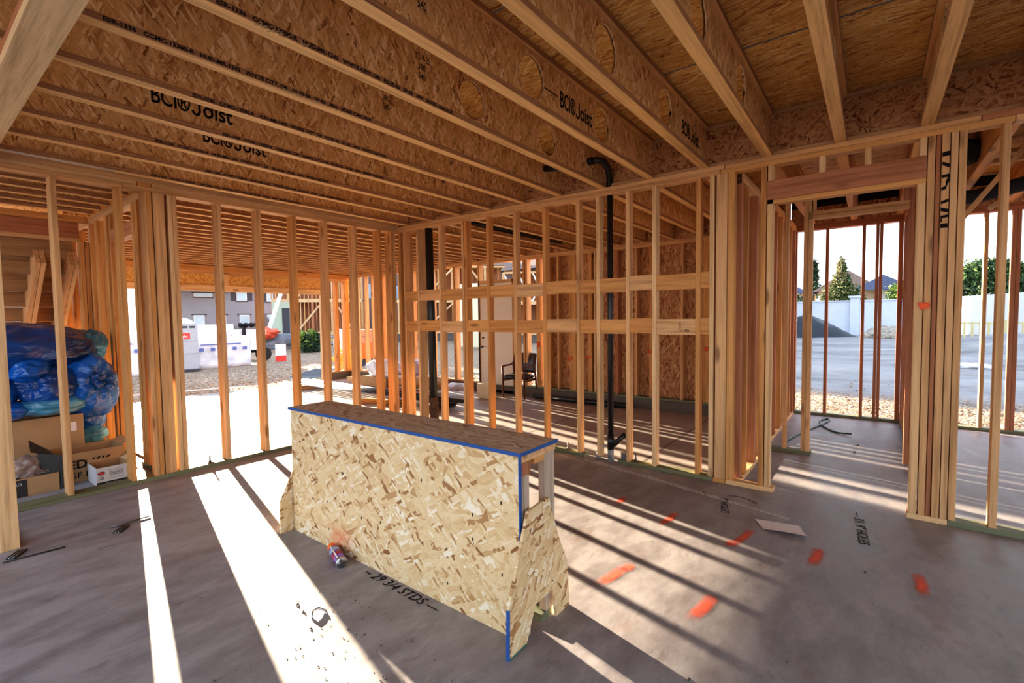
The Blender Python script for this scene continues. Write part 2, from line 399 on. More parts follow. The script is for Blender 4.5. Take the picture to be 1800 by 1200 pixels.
def ribbon(name, parent, pts, w, z, mat):
    """flat marker stroke(s) on the floor; pts = list of polylines of (x, y)"""
    vs, fs = [], []
    for pl in pts:
        for (a, b) in zip(pl, pl[1:]):
            d = Vector((b[0] - a[0], b[1] - a[1])); n = Vector((-d.y, d.x)).normalized() * w / 2; d = d.normalized() * w * .3
            k = len(vs)
            for p in ((a[0] - d.x - n.x, a[1] - d.y - n.y), (b[0] + d.x - n.x, b[1] + d.y - n.y), (b[0] + d.x + n.x, b[1] + d.y + n.y), (a[0] - d.x + n.x, a[1] - d.y + n.y)):
                vs.append((p[0], p[1], z))
            fs.append((k, k + 1, k + 2, k + 3))
    return mesh(name, parent, vs, fs, mat)
def blob(name, parent, c, r, mat, seed=0, amp=.16, knot=None, sub=4, freq=2.2, flat=0):
    bm = bmesh.new(); bmesh.ops.create_icosphere(bm, subdivisions=sub, radius=1)
    off = Vector((seed * 13.1, seed * 7.3, seed * 3.7)); kd = Vector(knot).normalized() if knot else None
    for v in bm.verts:
        p = v.co.copy(); n = noise.noise(p * freq + off); n2 = noise.noise(p * freq * 3 + off)
        rg = 1 - abs(noise.noise(p * freq * 1.6 + off * 2)) * 2
        s = 1 + amp * n + amp * .35 * n2 + amp * .5 * rg
        if kd is not None:
            a = p.angle(kd)
            if a < 1.0:
                ax = kd.orthogonal().normalized(); ph = math.atan2(p.dot(kd.cross(ax)), p.dot(ax))
                s *= 1 - .34 * math.exp(-(a / .28) ** 2) + .06 * math.cos(ph * 9 + seed) * (1 - a)
                if a < .16: s *= 1.42
        q = p * s
        if flat and q.z < -flat: q.z = -flat + (q.z + flat) * .15
        v.co = Vector((c[0] + q.x * r[0], c[1] + q.y * r[1], c[2] + q.z * r[2]))
    return frm(bm, name, parent, mat, True)

# ------------------------------------------------------------------ camera
cam = bpy.data.cameras.new('camera'); camo = bpy.data.objects.new('camera', cam); C.objects.link(camo)
yaw, pit, rol = .65001482, -.0501426488, -.013548235
fw = Vector((math.cos(pit) * math.cos(yaw), math.cos(pit) * math.sin(yaw), math.sin(pit)))
rt = fw.cross(Vector((0, 0, 1))).normalized(); up = rt.cross(fw)
r2 = math.cos(rol) * rt + math.sin(rol) * up; u2 = -math.sin(rol) * rt + math.cos(rol) * up
camo.matrix_world = Matrix(((r2.x, u2.x, -fw.x, -4.36546), (r2.y, u2.y, -fw.y, -5.31072), (r2.z, u2.z, -fw.z, 1.47285), (0, 0, 0, 1)))
cam.sensor_width = 36; cam.lens = 835.1046 / 1800 * 36; cam.clip_end = 500; cam.clip_start = .05
bpy.context.scene.camera = camo

H, HJ = 2.669, 2.747          # underside of top plates, underside of joists
T = .038

def gz(y): return -.17 - .004 * max(0, y)

# ------------------------------------------------------------------ floors and ground
fl = struct('floor', 'concrete slab of the framed room')
box('slab', fl, -9.5, .11, -11, .14, -.35, 0, CONC, 0)
box('slab', fl, .11, 3.86, -11, -4.36, -.35, 0, CONC, 0)
box('slab', fl, -9.5, -2.72, .14, 9.6, -.35, 0, CONC, 0)
gf = struct('floor_garage', 'lower garage slab in full sun')
mesh('slab', gf, [(-2.72, .14, -.17), (.11, .14, -.17), (.11, -4.36, -.17), (3.72, -4.36, -.17), (3.72, 6.95, -.198), (-2.72, 6.95, -.198),
                  (3.6, 6.95, -.6), (-2.72, 6.95, -.6), (.11, .14, -.171)], [(0, 1, 4, 5), (1, 2, 3, 4), (5, 4, 6, 7)], CONG, origin=(0, 0, 0))
for a, b in (((.12, -1.43), (3.6, -1.43)), ((.12, -3.27), (3.6, -3.27)), ((1.2, 1.6), (1.65, -1.43)), ((.3, 3.4), (3.5, 3.4))):
    ribbon('control_joint', gf, [[a, b]], .012, gz((a[1] + b[1]) / 2) + .003 - (.002 if a[1] > 0 else 0), plain('joint_dark', (.06, .045, .04), .9))

def gh(x, y):
    t = min(1, max(0, (y - 2) / 6)); z = -.12 * (1 - t) - .46 * t
    if x > 4.2 and y < 6: z -= .03
    d = math.hypot(x, y)
    z += .05 * noise.noise(Vector((x * .35, y * .35, 0))) * min(1, max(0, (d - 6) / 8)) + .02 * noise.noise(Vector((x * 1.7, y * 1.7, 3)))
    if x > 12 and y < 6: z += .012 * (x - 12) * .3
    # bank of gravel at the far right
    z += .75 * math.exp(-((x - 23) ** 2 / 18 + (y + 10.2) ** 2 / 6))
    z += .25 * math.exp(-((x - 5.8) ** 2 / 3 + (y - 13.2) ** 2 / 1.5)) * .5
    z += .55 * math.exp(-((x - 10) ** 2 / 9 + (y - 25) ** 2 / 5))
    return z
vs, fs, idx = [], [], {}
def axis_pts():
    xs = []; x = -60
    while x < 140:
        xs.append(x); x += .5 if -8 < x < 16 else (1.2 if -15 < x < 45 else 6)
    return xs
XS = axis_pts(); YS = [v for v in axis_pts() if v < 120]
for j, y in enumerate(YS):
    for i, x in enumerate(XS):
        z = gh(x, y)
        if -9.5 < x < 3.9 and -11 < y < 6.95: z = -.75
        vs.append((x, y, z))
nx = len(XS)
for j in range(len(YS) - 1):
    for i in range(nx - 1): fs.append((j * nx + i, j * nx + i + 1, (j + 1) * nx + i + 1, (j + 1) * nx + i))
g = mesh('ground', None, vs, fs, GROUND, True, origin=(0, 0, 0)); g['kind'] = 'structure'
# loose stones near the openings
bm = bmesh.new(); rnd = random.Random(3)
def stone(x, y, z, r):
    ps = [Vector((1, 0, 0)), Vector((-1, 0, 0)), Vector((0, 1, 0)), Vector((0, -1, 0)), Vector((0, 0, .7)), Vector((0, 0, -.7))]
    R = Matrix.Rotation(rnd.random() * 6, 3, 'Z') @ Matrix.Rotation(rnd.random() * 3, 3, 'X')
    q = [bm.verts.new(R @ p * r * rnd.uniform(.6, 1.3) + Vector((x, y, z))) for p in ps]
    for a, b_, c_ in ((0, 2, 4), (2, 1, 4), (1, 3, 4), (3, 0, 4), (2, 0, 5), (1, 2, 5), (3, 1, 5), (0, 3, 5)): bm.faces.new((q[a], q[b_], q[c_]))
for _ in range(3200):
    x, y = rnd.uniform(-3, 7), 7.0 + abs(rnd.gauss(0, 3)); stone(x, y, gh(x, y) + .005, rnd.uniform(.012, .04))
for _ in range(2600):
    x, y = 3.95 + abs(rnd.gauss(0, 1.8)), rnd.uniform(-8, 6.5); stone(x, y, gh(x, y) + .005, rnd.uniform(.012, .035))
tag(frm(bm, 'gravel', None, plain('stone_mix', (.33, .23, .15), .9, var=.6, scale=5), origin=(0, 0, 0)), 'loose tan and brown gravel lying around the slab edges', 'gravel', kind='stuff')

# ------------------------------------------------------------------ stud walls
def studx(par, x, y0, y1, tone, z0=T, z1=H, w=T, nm='stud'):   # stud of a wall running along x; x = its right (camera +x) edge
    return box(nm, par, x - w, x, y0, y1, z0, z1, W[tone, 'z'])
def study(par, y, x0, x1, tone, z0=T, z1=H, w=T, nm='stud'):   # stud of a wall running along y; y = its edge nearest the garage
    return box(nm, par, x0, x1, y - w, y, z0, z1, W[tone, 'z'])

wl = struct('wall_left', 'stud wall between the room and the garage')
TH = .14
tl = ['tan', 'org', 'tan', 'tan', 'org', 'tan']
for i, x in enumerate((-3.475, -3.047, -2.246, -1.851, -1.456, -1.06, -.651, -.27)):
    studx(wl, x, 0, TH, tl[i % 6])
for x, t, y0, y1 in ((-2.872, 'tan', 0, .089), (-2.834, 'org', 0, .089), (-2.735, 'tan', 0.0, .14), (-2.674, 'pale', .0, .14), (-2.6355, 'tan', .0, .14)):
    box('stud', wl, x - (.036 if x != -2.735 else .09), x, y0, y1, T, H, W[t, 'z'])
box('stud', wl, -.105, -.0675, 0, TH, T, H, W['org', 'z']); box('stud', wl, -.066, -.028, 0, TH, T, H, W['tan', 'z'])
box('sole_plate', wl, -6, -.002, 0, TH, 0, T, W['green', 'x'])
box('top_plate', wl, -6, -3.04, 0, TH, H, H + T, W['tan', 'x']); box('top_plate', wl, -3.036, 0, 0, TH, H, H + T, W['tan', 'x'])
box('top_plate', wl, -6, -2.94, 0.002, TH, H + T, H + 2 * T, W['pale', 'x']); box('top_plate', wl, -2.935, -2.83, 0.002, TH, H + T, H + 2 * T, W['org', 'x'])
box('top_plate', wl, -2.826, 0, 0.002, TH, H + T, H + 2 * T, W['tan', 'x'])
box('ledger', wl, -6, 0, .004, TH, H + 2 * T + .001, H + 3.4 * T, W['tan', 'x'])
box('top_plate', wl, -6, 0, .05, TH, H + 3.5 * T, 3.10, W['org', 'x'])

wr = struct('wall_right', 'stud wall with two rows of flat blocking, seen edge to edge across the room')
SB = [(-.016, .14, 'org'), (-.120, .14, 'tan'), (-.388, .14, 'tan'), (-.811, .10, 'tan'), (-1.217, .10, 'tan'), (-1.262, .10, 'org'), (-1.627, .089, 'org'),
      (-2.028, .089, 'tan'), (-2.425, .089, 'org'), (-2.842, .089, 'tan'), (-3.073, .089, 'pale'), (-3.389, .089, 'tan'), (-3.652, .089, 'pale'), (-4.050, .089, 'org')]
for y, d, t in SB: study(wr, y, 0, d, t)
study(wr, -4.165, .0, .089, 'pale'); study(wr, -4.219, .0, .089, 'tan', w=.088); study(wr, -4.312, .0, .089, 'org', w=.052)
box('sole_plate', wr, 0, .10, -2.93, -.004, 0, T, W['green', 'y'])
box('sole_plate', wr, 0, .10, -4.20, -3.30, 0, T, W['green', 'y'])
box('sole_plate', wr, -.002, .095, -4.305, -4.205, 0, T, W['org', 'y'])
box('sole_plate', wr, -.004, .095, -4.68, -4.31, 0, T, W['pale', 'y'])
study(wr, -4.565, 0, .089, 'org', w=.038); study(wr, -4.61, 0, .089, 'pale', w=.040, z1=2.394)

box('top_plate', wr, 0, .10, -4.245, 0, H, H + T, W['tan', 'y']); box('top_plate', wr, 0, .10, -6.0, -4.25, H, H + T, W['org', 'y'])
box('top_plate', wr, 0, .10, -9, -6.004, H, H + T, W['tan', 'y'])
box('top_plate', wr, -.002, .10, -4.28, 0, H + T + .001, H + 2 * T, W['tan', 'y']); box('top_plate', wr, -.002, .10, -5.845, -4.285, H + T + .001, H + 2 * T, W['tan', 'y'])
box('top_plate', wr, -.002, .10, -9, -5.85, H + T + .001, H + 2 * T, W['red', 'y'])
# flat blocking between the studs
def blocks(z0, z1, tones):
    ys = [-.155, -.426, -.849, -1.30, -1.665, -2.066, -2.463, -2.880, -3.111, -3.427, -3.690, -4.088]
    ye = [-.388, -.811, -1.217, -1.627, -2.028, -2.425, -2.842, -3.073, -3.389, -3.652, -4.050, -4.165]
    for i, (a, b) in enumerate(zip(ys, ye)):
        j = .006 * math.sin(i * 2.3)
        box('blocking', wr, .004, .042, b + .001, a - .001, z0 + j, z1 + j, W[tones[i % 4], 'y'])
blocks(1.712, 1.852, ('org', 'tan', 'org', 'org')); blocks(1.302, 1.445, ('org', 'org', 'tan', 'org'))
# header over the wide opening with cripples above, trimmers and the packed post beside it
box('header', wr, .0, .089, -5.583, -4.606, 2.395, 2.545, W['red', 'y'])
box('header_block', wr, .0, .089, -5.583, -4.61, 2.36, 2.394, W['org', 'y'])
for y in (-4.612, -4.96, -5.24, -5.545): study(wr, y, 0, .089, 'pale', z0=2.546, z1=H, nm='cripple')
for y, t, w, zt in ((-5.537, 'pale', .044, 2.36), (-5.588, 'tan', .038, H), (-5.66, 'tan', .04, H), (-5.705, 'tan', .036, H), (-5.746, 'tan', .038, H), (-5.948, 'tan', .038, H)):
    study(wr, y, 0, .089, t, w=w, z1=zt)
study(wr, -5.632, .02, .089, 'red', w=.024); study(wr, -6.345, 0, .089, 'tan'); study(wr, -6.75, 0, .089, 'tan')
box('sole_plate', wr, -.003, .10, -5.745, -5.53, 0, T, W['pale', 'y']); box('sole_plate', wr, -.003, .10, -9, -5.748, 0, T, W['green', 'y'])
# stencilled black paint strokes down the packed stud, orange dot and pencil ticks
def stroke_y(z, y0, y1, dz=0.0, h=.022):
    mesh('paint_stroke', wr, [(-.002, y0, z), (-.002, y1, z + dz), (-.002, y1, z + dz + h), (-.002, y0, z + h)], [(0, 1, 2, 3)], INK)
for z, a, b, dz, h in ((2.515, -5.662, -5.70, .006, .03), (2.46, -5.663, -5.70, -.02, .024), (2.375, -5.661, -5.70, .004, .02), (2.29, -5.661, -5.685, .01, .022), (2.30, -5.682, -5.70, .05, .05),
                      (2.20, -5.661, -5.70, .014, .02), (2.155, -5.661, -5.70, -.015, .024), (2.105, -5.662, -5.70, .006, .018), (2.08, -5.662, -5.669, .0, .03), (2.04, -5.662, -5.70, .0, .03)):
    stroke_y(z, a, b, dz, h)
mesh('paint_mark', wr, [(-.0025, -5.55, 1.485), (-.0025, -5.63, 1.485), (-.0025, -5.63, 1.55), (-.0025, -5.55, 1.55)], [(0, 1, 2, 3)], SPRAYV)
text('lettering', wr, '=  E01', (.002, -3.92, 1.325), (0, -1, 0), (0, 0, 1), .03, INK)
text('lettering', wr, 'V7O1', (.002, -3.90, 1.41), (0, 0, -1), (0, -1, 0), .028, BROWNINK)

# side walls of the small chase and hall behind the post
wc = struct('wall_chase', 'short return wall of the chase behind the post')
box('sole_plate', wc, .10, 1.38, -4.42, -4.33, 0, T, W['pale', 'x'])
for x, t in ((.30, 'org'), (.70, 'red'), (.74, 'red'), (1.10, 'org'), (1.38, 'org')): box('stud', wc, x - T, x, -4.42, -4.33, T, H - .08, W[t, 'z'])
box('stud', wc, .10, .19, -4.40, -4.36, T, H, W['red', 'z'])
box('top_plate', wc, .10, 1.38, -4.42, -4.33, H - .08, H - .04, W['tan', 'x']); box('top_plate', wc, .10, 1.38, -4.42, -4.33, H - .039, H, W['tan', 'x'])
wh = struct('wall_hall', 'framed wall with a door opening beyond the wide header')
box('sole_plate', wh, 1.38, 1.47, -4.82, -4.33, 0, T, W['green', 'y'])
for y, t in ((-4.34, 'tan'), (-4.555, 'tan'), (-4.728, 'tan'), (-4.768, 'tan')): study(wh, y, 1.38, 1.47, t)
for y, t in ((-5.56, 'red'), (-5.60, 'red'), (-5.64, 'org')): study(wh, y, 1.38, 1.47, t)
box('header', wh, 1.38, 1.47, -5.56, -4.768, 2.43, 2.468, W['tan', 'y']); box('header', wh, 1.38, 1.47, -5.56, -4.768, 2.47, 2.508, W['tan', 'y'])
study(wh, -4.79, 1.38, 1.47, 'tan', z0=2.51, z1=2.66, nm='cripple'); study(wh, -5.13, 1.38, 1.47, 'red', z0=2.51, z1=2.66, nm='cripple'); study(wh, -5.52, 1.38, 1.47, 'red', z0=2.51, z1=2.66, nm='cripple')
box('top_plate', wh, 1.38, 1.47, -5.64, -4.33, H, H + T, W['tan', 'y']); box('top_plate', wh, 1.38, 1.47, -5.64, -4.33, H + T + .001, HJ - .001, W['tan', 'y'])
wd = struct('wall_garage_side', 'stud wall between garage and hall')
box('sole_plate', wd, 1.47, 3.70, -4.40, -4.31, 0, T, W['pale', 'x'])
for i, x in enumerate((1.62, 2.02, 2.43, 2.84, 3.25, 3.62)): box('stud', wd, x - T, x, -4.40, -4.31, T, H, W[('org', 'red', 'org', 'tan')[i % 4], 'z'])
box('top_plate', wd, 1.47, 3.72, -4.40, -4.31, H, H + T, W['org', 'x']); box('top_plate', wd, 1.47, 3.72, -4.40, -4.31, H + T + .001, HJ - .001, W['org', 'x'])
wp = struct('wall_partition', 'stud partition seen edge on beside the packed post')
box('sole_plate', wp, 1.48, 3.70, -5.70, -5.61, 0, T, W['green', 'x'])
for x in (1.75, 2.16, 2.57, 2.98, 3.39, 3.66): box('stud', wp, x - T, x, -5.70, -5.61, T, H, W['red', 'z'])
box('top_plate', wp, 1.48, 3.72, -5.70, -5.61, H, H + T, W['red', 'x']); box('top_plate', wp, 1.48, 3.72, -5.70, -5.61, H + T + .001, HJ - .001, W['red', 'x'])

# far wall: open studs toward the yard on the right, sheathed in the middle, open by the garage corner
wf = struct('wall_far', 'far outside wall, partly sheathed, studs open to the yard')
F0, F1 = 3.72, 3.86
box('sole_plate', wf, F0, F1, -9, -4.33, 0, T, W['green', 'y'])
for y, w, t in ((-4.36, .05, 'red'), (-4.758, T, 'red'), (-5.174, T, 'red'), (-5.322, .036, 'red'), (-5.362, .036, 'red'), (-5.56, .05, 'red'), (-5.64, T, 'red'), (-6.365, T, 'tan'), (-6.602, .036, 'red'), (-6.64, .036, 'red'), (-7.05, T, 'red'), (-7.45, T, 'red'), (-7.85, T, 'red')):
    box('stud', wf, F0, F0 + .09, y - w, y, T, H, W[t, 'z'])
box('top_plate', wf, F0, F1, -9, -4.33, H, H + T, W['red', 'y']); box('top_plate', wf, F0, F1, -9, -4.33, H + T + .001, HJ - .001, W['red', 'y'])
box('curb', wf, F0 - .02, F1, -4.31, 6.72, -.4, .0, CONCB, .004)
box('sole_plate', wf, F0, F1, -4.31, .8, .001, .039, W['green', 'y']); box('sole_plate', wf, F0, F1, 1.73, 6.72, .001, .039, W['tan', 'y'])
for i, (y, w, t) in enumerate(((-.04, .10, 'org'), (-.30, .036, 'tan'), (-.585, .14, 'org'), (-.99, .075, 'org'), (-1.115, .03, 'pale'), (-1.55, .05, 'red'), (-1.92, .045, 'tan'), (-2.19, .06, 'org'), (-2.73, .04, 'tan'), (-3.10, .09, 'org'), (-3.6, .05, 'red'), (-4.0, .05, 'red'), (-4.26, .05, 'red'),
        (.20, .10, 'org'), (.47, .045, 'tan'), (.54, .05, 'org'), (.80, .05, 'tan'), (1.785, .045, 'org'), (2.51, .045, 'tan'), (2.56, .04, 'org'), (3.3, T, 'tan'), (4.03, .05, 'org'), (4.09, .05, 'tan'), (4.93, .05, 'tan'), (5.03, .05, 'org'), (5.31, .11, 'org'), (5.68, T, 'tan'), (6.0, T, 'tan'), (6.42, .05, 'tan'), (6.62, .09, 'org'))):
    box('stud', wf, F0, F1, y - w, y, .04, H, W[t, 'z'])
box('top_plate', wf, F0, F1, -4.31, 6.72, H, H + T, W['tan', 'y']); box('top_plate', wf, F0, F1, -4.31, 6.72, H + T + .001, HJ - .001, W['tan', 'y'])
for k in range(4): box('sheathing', wf, F1 + .001, F1 + .012, -4.33 + k * 1.08, -4.33 + (k + 1) * 1.08 - .004, .0, HJ, OSBS, 0)
for y, z, w, h, mm in ((-.60, .66, .14, .10, SPRAYD), (-.60, 1.30, .10, .12, SPRAYD), (-1.0, .70, .12, .06, SPRAYD), (-1.0, 1.33, .1, .08, SPRAYD), (-2.2, .85, .08, .09, SPRAYD), (.15, .92, .12, .16, SPRAYD), (-3.15, .92, .1, .1, SPRAYD)):
    mesh('paint_mark', wf, [(F0 - .003, y + w / 2, z - h / 2), (F0 - .003, y - w / 2, z - h / 2), (F0 - .003, y - w / 2, z + h / 2), (F0 - .003, y + w / 2, z + h / 2)], [(0, 1, 2, 3)], mm)

# garage door wall
wg = struct('wall_garage', 'garage front wall with a strand board header over the wide opening')
G0, G1 = 6.70, 6.84
box('header', wg, -2.9, 2.93, G0, G0 + .09, 2.30, 2.55, OSBH, 0)
box('header_plate', wg, -2.9, 2.93, G0 - .03, G1, 2.17, 2.299, W['pale', 'x'])
box('header_splice', wg, .40, .52, G0 - .03, G1 - .06, 2.30, 2.57, W['pale', 'z'])
box('rim_board', wg, -2.9, 3.86, G1 - .03, G1, HJ, 3.12, OSBH, 0)
box('header_plate', wg, -2.9, 3.72, G0, G1, 2.552, 2.62, W['tan', 'x']); box('top_plate', wg, -2.9, 3.72, G0, G1, 2.621, HJ - .002, W['org', 'x'])
for x, w, t in ((2.95, .085, 'pale'), (3.05, .06, 'tan'), (3.375, .09, 'org'), (3.62, .07, 'tan'), (3.715, .06, 'org')):
    box('stud', wg, x - w, x, G0, G1, gz(7) if x == 2.95 else .04, 2.55, W[t, 'z'])
for x, w in ((-2.62, .09), (-2.75, .09)): box('stud', wg, x - w, x, G0, G1, gz(7), 2.55, W['pale', 'z'])
o = tube('pipe_length', None, [(3.53, .15, gz(0) + .05), (3.53, -1.95, gz(0) + .05)], .048, BLACK); tag(o, 'thick black pipe lying along the foot of the sheathed far wall', 'pipe')
box('curb', wg, 2.96, 3.69, G0 - .02, G1, -.4, .0, CONCB, .004); box('sole_plate', wg, 2.96, 3.72, G0, G1, .001, .039, W['tan', 'x'])

# entry wall carrying the joists over the camera
we = struct('wall_entry', 'doubled beam and post over the near left')
box('beam', we, -3.99, -3.85, -12, -.002, H, H + T, wood('beam_pale', 'y', (.66, .50, .30), (.62, .45, .26), knots=False)); box('beam', we, -3.99, -3.85, -12, -.002, H + T + .001, HJ - .001, W['red', 'y'])
box('stud', we, -3.99, -3.90, -.86, -.77, .0, H, W['pale', 'z'])
box('sole_plate', we, -3.99, -3.90, -.77, -.003, 0, T, W['green', 'y'])

# closet side walls: along y, from the left wall into the garage side
wk = struct('wall_closet', 'return wall with a door opening to the garage')
K0, K1 = -2.83, -2.74
for y, w, t in ((.22, .05, 'org'), (.38, .05, 'org'), (.54, .09, 'org'), (.64, .08, 'org'), (1.42, .05, 'org'), (1.60, .09, 'org'), (2.02, .09, 'org'), (2.30, .09, 'org'), (2.9, .05, 'org'), (3.3, .05, 'org')):
    box('stud', wk, K0, K1, y - w, y, T, H, W[t, 'z'])
box('sole_plate', wk, K0, K1, .145, .70, 0, T, W['green', 'y']); box('sole_plate', wk, K0, K1, 1.37, 6.6, 0, T, W['green', 'y'])
box('threshold', wk, K1 + .001, K1 + .05, .64, 1.37, -.16, .02, W['org', 'y'])
box('top_plate', wk, K0, K1, .145, 2.6, H, H + T, W['tan', 'y']); box('top_plate', wk, K0, K1, .145, 6.6, H + T + .001, HJ - .001, W['tan', 'y'])
box('header', wk, K0, K1, .64, 1.37, 2.36, 2.50, W['red', 'y'])
wb = struct('wall_back', 'framed opening below the stair behind the closet')
box('top_plate', wb, -6.5, K0, 2.26, 2.35, H, H + T, W['org', 'x']); box('top_plate', wb, -6.5, K0, 2.26, 2.35, H + T + .001, HJ - .001, W['org', 'x'])
box('header', wb, -6.5, K0 - .09, 2.26, 2.35, 2.49, H - .002, W['red', 'x']); box('header_plate', wb, -6.5, K0 - .09, 2.262, 2.35, 2.45, 2.489, W['tan', 'x'])
for x in (K0 - .005, K0 - .05): box('stud', wb, x - .04, x, 2.26, 2.35, T, 2.45, W['org', 'z'])
box('sole_plate', wb, K0 - .25, K0, 2.26, 2.35, 0, T, W['green', 'x'])
for y in (3.7, 4.1, 4.5, 4.9, 5.3): box('stud', wk, K0, K1, y - .05, y, T, H, W['org', 'z'])

# ------------------------------------------------------------------ stair seen from below
st = thing('staircase', 'rough stair seen from below, plywood risers on sloping stringers, behind the blue bags', 'staircase', (-4.6, 3.6, 0))
NS = 12
for i in range(NS):
    y = 2.42 + i * .235; z = 2.42 - i * .185
    box('riser', st, -6.2, -2.95, y, y + .018, z - .172, z + .012, wood('riser_ply', 'x', (.42, .25, .12), (.34, .19, .09), knots=False) if i == 0 else bpy.data.materials['riser_ply'], 0)
    box('tread', st, -6.2, -2.95, y, y + .25, z + .021, z + .045, bpy.data.materials['riser_ply'], 0)
for x in (-3.28, -2.99):
    for dx, t in ((0, 'tan'), (.046, 'tan')):
        bar('stringer', st, (x + dx, 2.37, 2.27), (x + dx, 2.37 + .235 * 11, 2.27 - .185 * 11), .042, .26, t)

# ------------------------------------------------------------------ ceiling deck
ce = struct('ceiling', 'strand board floor deck over the joists')
xs = [-6.0, -4.76, -3.54, -2.32, -1.10, .12, 1.34, 2.56, 3.86]
for i in range(len(xs) - 1):
    box('deck_panel', ce, xs[i] + .003, xs[i + 1] - .003, -6.1, -.6, 3.104, 3.122, OSBD, 0)
    box('deck_panel', ce, xs[i] + .003, xs[i + 1] - .003, -.597, 6.9, 3.104, 3.122, OSBD, 0)
    box('deck_panel', ce, xs[i] + .003, xs[i + 1] - .003, -12, -6.103, 3.104, 3.122, OSBD, 0)
    if i and xs[i] < .2: box('deck_seam', ce, xs[i] - .006, xs[i] + .006, -12, 0, 3.1015, 3.1035, plain('seam_blue_grey', (.16, .17, .2), .8), 0)

# ------------------------------------------------------------------ I-joists
ORD = ['first', 'second', 'third', 'fourth', 'fifth', 'sixth', 'seventh', 'eighth', 'ninth', 'tenth', 'eleventh', 'twelfth', 'thirteenth', 'fourteenth', 'fifteenth', 'sixteenth', 'seventeenth', 'eighteenth', 'nineteenth', 'twentieth']
FW, ZB, ZT = .074, HJ, 3.103
def web_mesh(L, holes):
    """board with round holes, in xz, thickness along y; x from 0 to L, z from 0 to h"""
    key = ('web', round(L, 3), tuple(holes))
    if key in CACHE: return CACHE[key]
    h = ZT - ZB - .06; t = .0055; bm = bmesh.new(); R = .122; zc = (h) / 2; S = 24
    cuts = [0.0]
    for c_ in holes: cuts += [c_ - .16, c_ + .16]
    cuts.append(L)
    for sgn in (-1, 1):
        for i in range(0, len(cuts) - 1):
            a, b_ = cuts[i], cuts[i + 1]
            if i % 2 == 0:
                q = [bm.verts.new((x, sgn * t, z)) for x, z in ((a, 0), (b_, 0), (b_, h), (a, h))]
                bm.faces.new(q)
            else:
                cx = (a + b_) / 2; inner, outer = [], []
                for k in range(S):
                    an = 2 * PI * (k + .5) / S; dx, dz = math.cos(an), math.sin(an)
                    f = min(.16 / abs(dx) if dx else 9, zc / abs(dz) if dz else 9)
                    inner.append(bm.verts.new((cx + dx * R, sgn * t, zc + dz * R))); outer.append(bm.verts.new((cx + dx * f, sgn * t, zc + dz * f)))
                cor = {}
                for k in range(S):
                    k2 = (k + 1) % S; o1, o2 = outer[k].co, outer[k2].co
                    if abs(o1.x - o2.x) > 1e-5 and abs(o1.z - o2.z) > 1e-5:
                        cx_ = cx + .16 * (1 if (o1.x + o2.x) / 2 > cx else -1); cz_ = h if (o1.z + o2.z) / 2 > zc else 0
                        cv = bm.verts.new((cx_, sgn * t, cz_)); bm.faces.new((inner[k], outer[k], cv, outer[k2], inner[k2]))
                    else: bm.faces.new((inner[k], outer[k], outer[k2], inner[k2]))
                if sgn == -1: rim = [v.co.copy() for v in inner]
                else:
                    r1 = [bm.verts.new(v) for v in rim]; r2_ = [bm.verts.new((v.x, t, v.z)) for v in rim]
                    for k in range(S): bm.faces.new((r1[k], r2_[k], r2_[(k + 1) % S], r1[(k + 1) % S]))
    bmesh.ops.recalc_face_normals(bm, faces=bm.faces)
    me = bpy.data.meshes.new('web'); bm.to_mesh(me); bm.free(); me.materials.append(OSBW); CACHE[key] = me
    return me
def joist(y, x0, x1, label, group, holes=(), red=False):
    """y = camera-side edge of the flange"""
    t = thing('floor_joist', label, 'joist', (x0, y + FW / 2, ZB), group)
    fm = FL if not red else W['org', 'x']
    box('bottom_flange', t, x0, x1, y, y + FW, ZB, ZB + .032, fm)
    if red: box('web', t, x0, x1, y + .018, y + .056, ZB + .032, ZT - .04, W['org', 'x'], 0)
    else:
        me = web_mesh(x1 - x0, [round(c_ - x0, 3) for c_ in holes]); link('web', me, OSBW, t, (x0, y + FW / 2, ZB + .03))
    for c_ in holes:      # frayed cut edge of each knock-out
        pts = [(c_ + .126 * math.cos(a), y + FW / 2 - .008, ZB + .03 + (ZT - ZB - .06) / 2 + .126 * math.sin(a)) for a in [(-.45 + .115 * k) * PI for k in range(11)]]
        tube('cut_edge', t, pts, [.002, .003, .0045, .004, .005, .0045, .005, .004, .0045, .003, .002], W['pale', 'x'], 6)
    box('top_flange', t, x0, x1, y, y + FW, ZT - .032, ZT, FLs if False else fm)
    return t
JX0, JX1 = -4.6, .018
js = {}
hl = (-1.925, -1.0)
feat = {7: 'with two round knockouts', 8: 'with two knockouts and black maker lettering between them', 9: 'with two knockouts, running to the pipe end of the wall', 10: 'with two tall narrow-looking knockouts', 11: 'its underside nearly head on', 12: 'seen from its other side'}
for k in range(1, 15):
    y = .2357 - .4877 * k - .001
    lab = 'I-joist with strand board web over the room, %s from the garage-side wall%s' % (ORD[k - 1], (', ' + feat[k]) if k in feat else '')
    js[k] = joist(y, JX0, JX1, ' '.join(lab.split()[:16]).rstrip(','), 'I-joists over the room', hl if k >= 7 else ())
def wy(k): return .2357 - .4877 * k + FW / 2 - .0075
def fy(k): return .2357 - .4877 * k - .0022
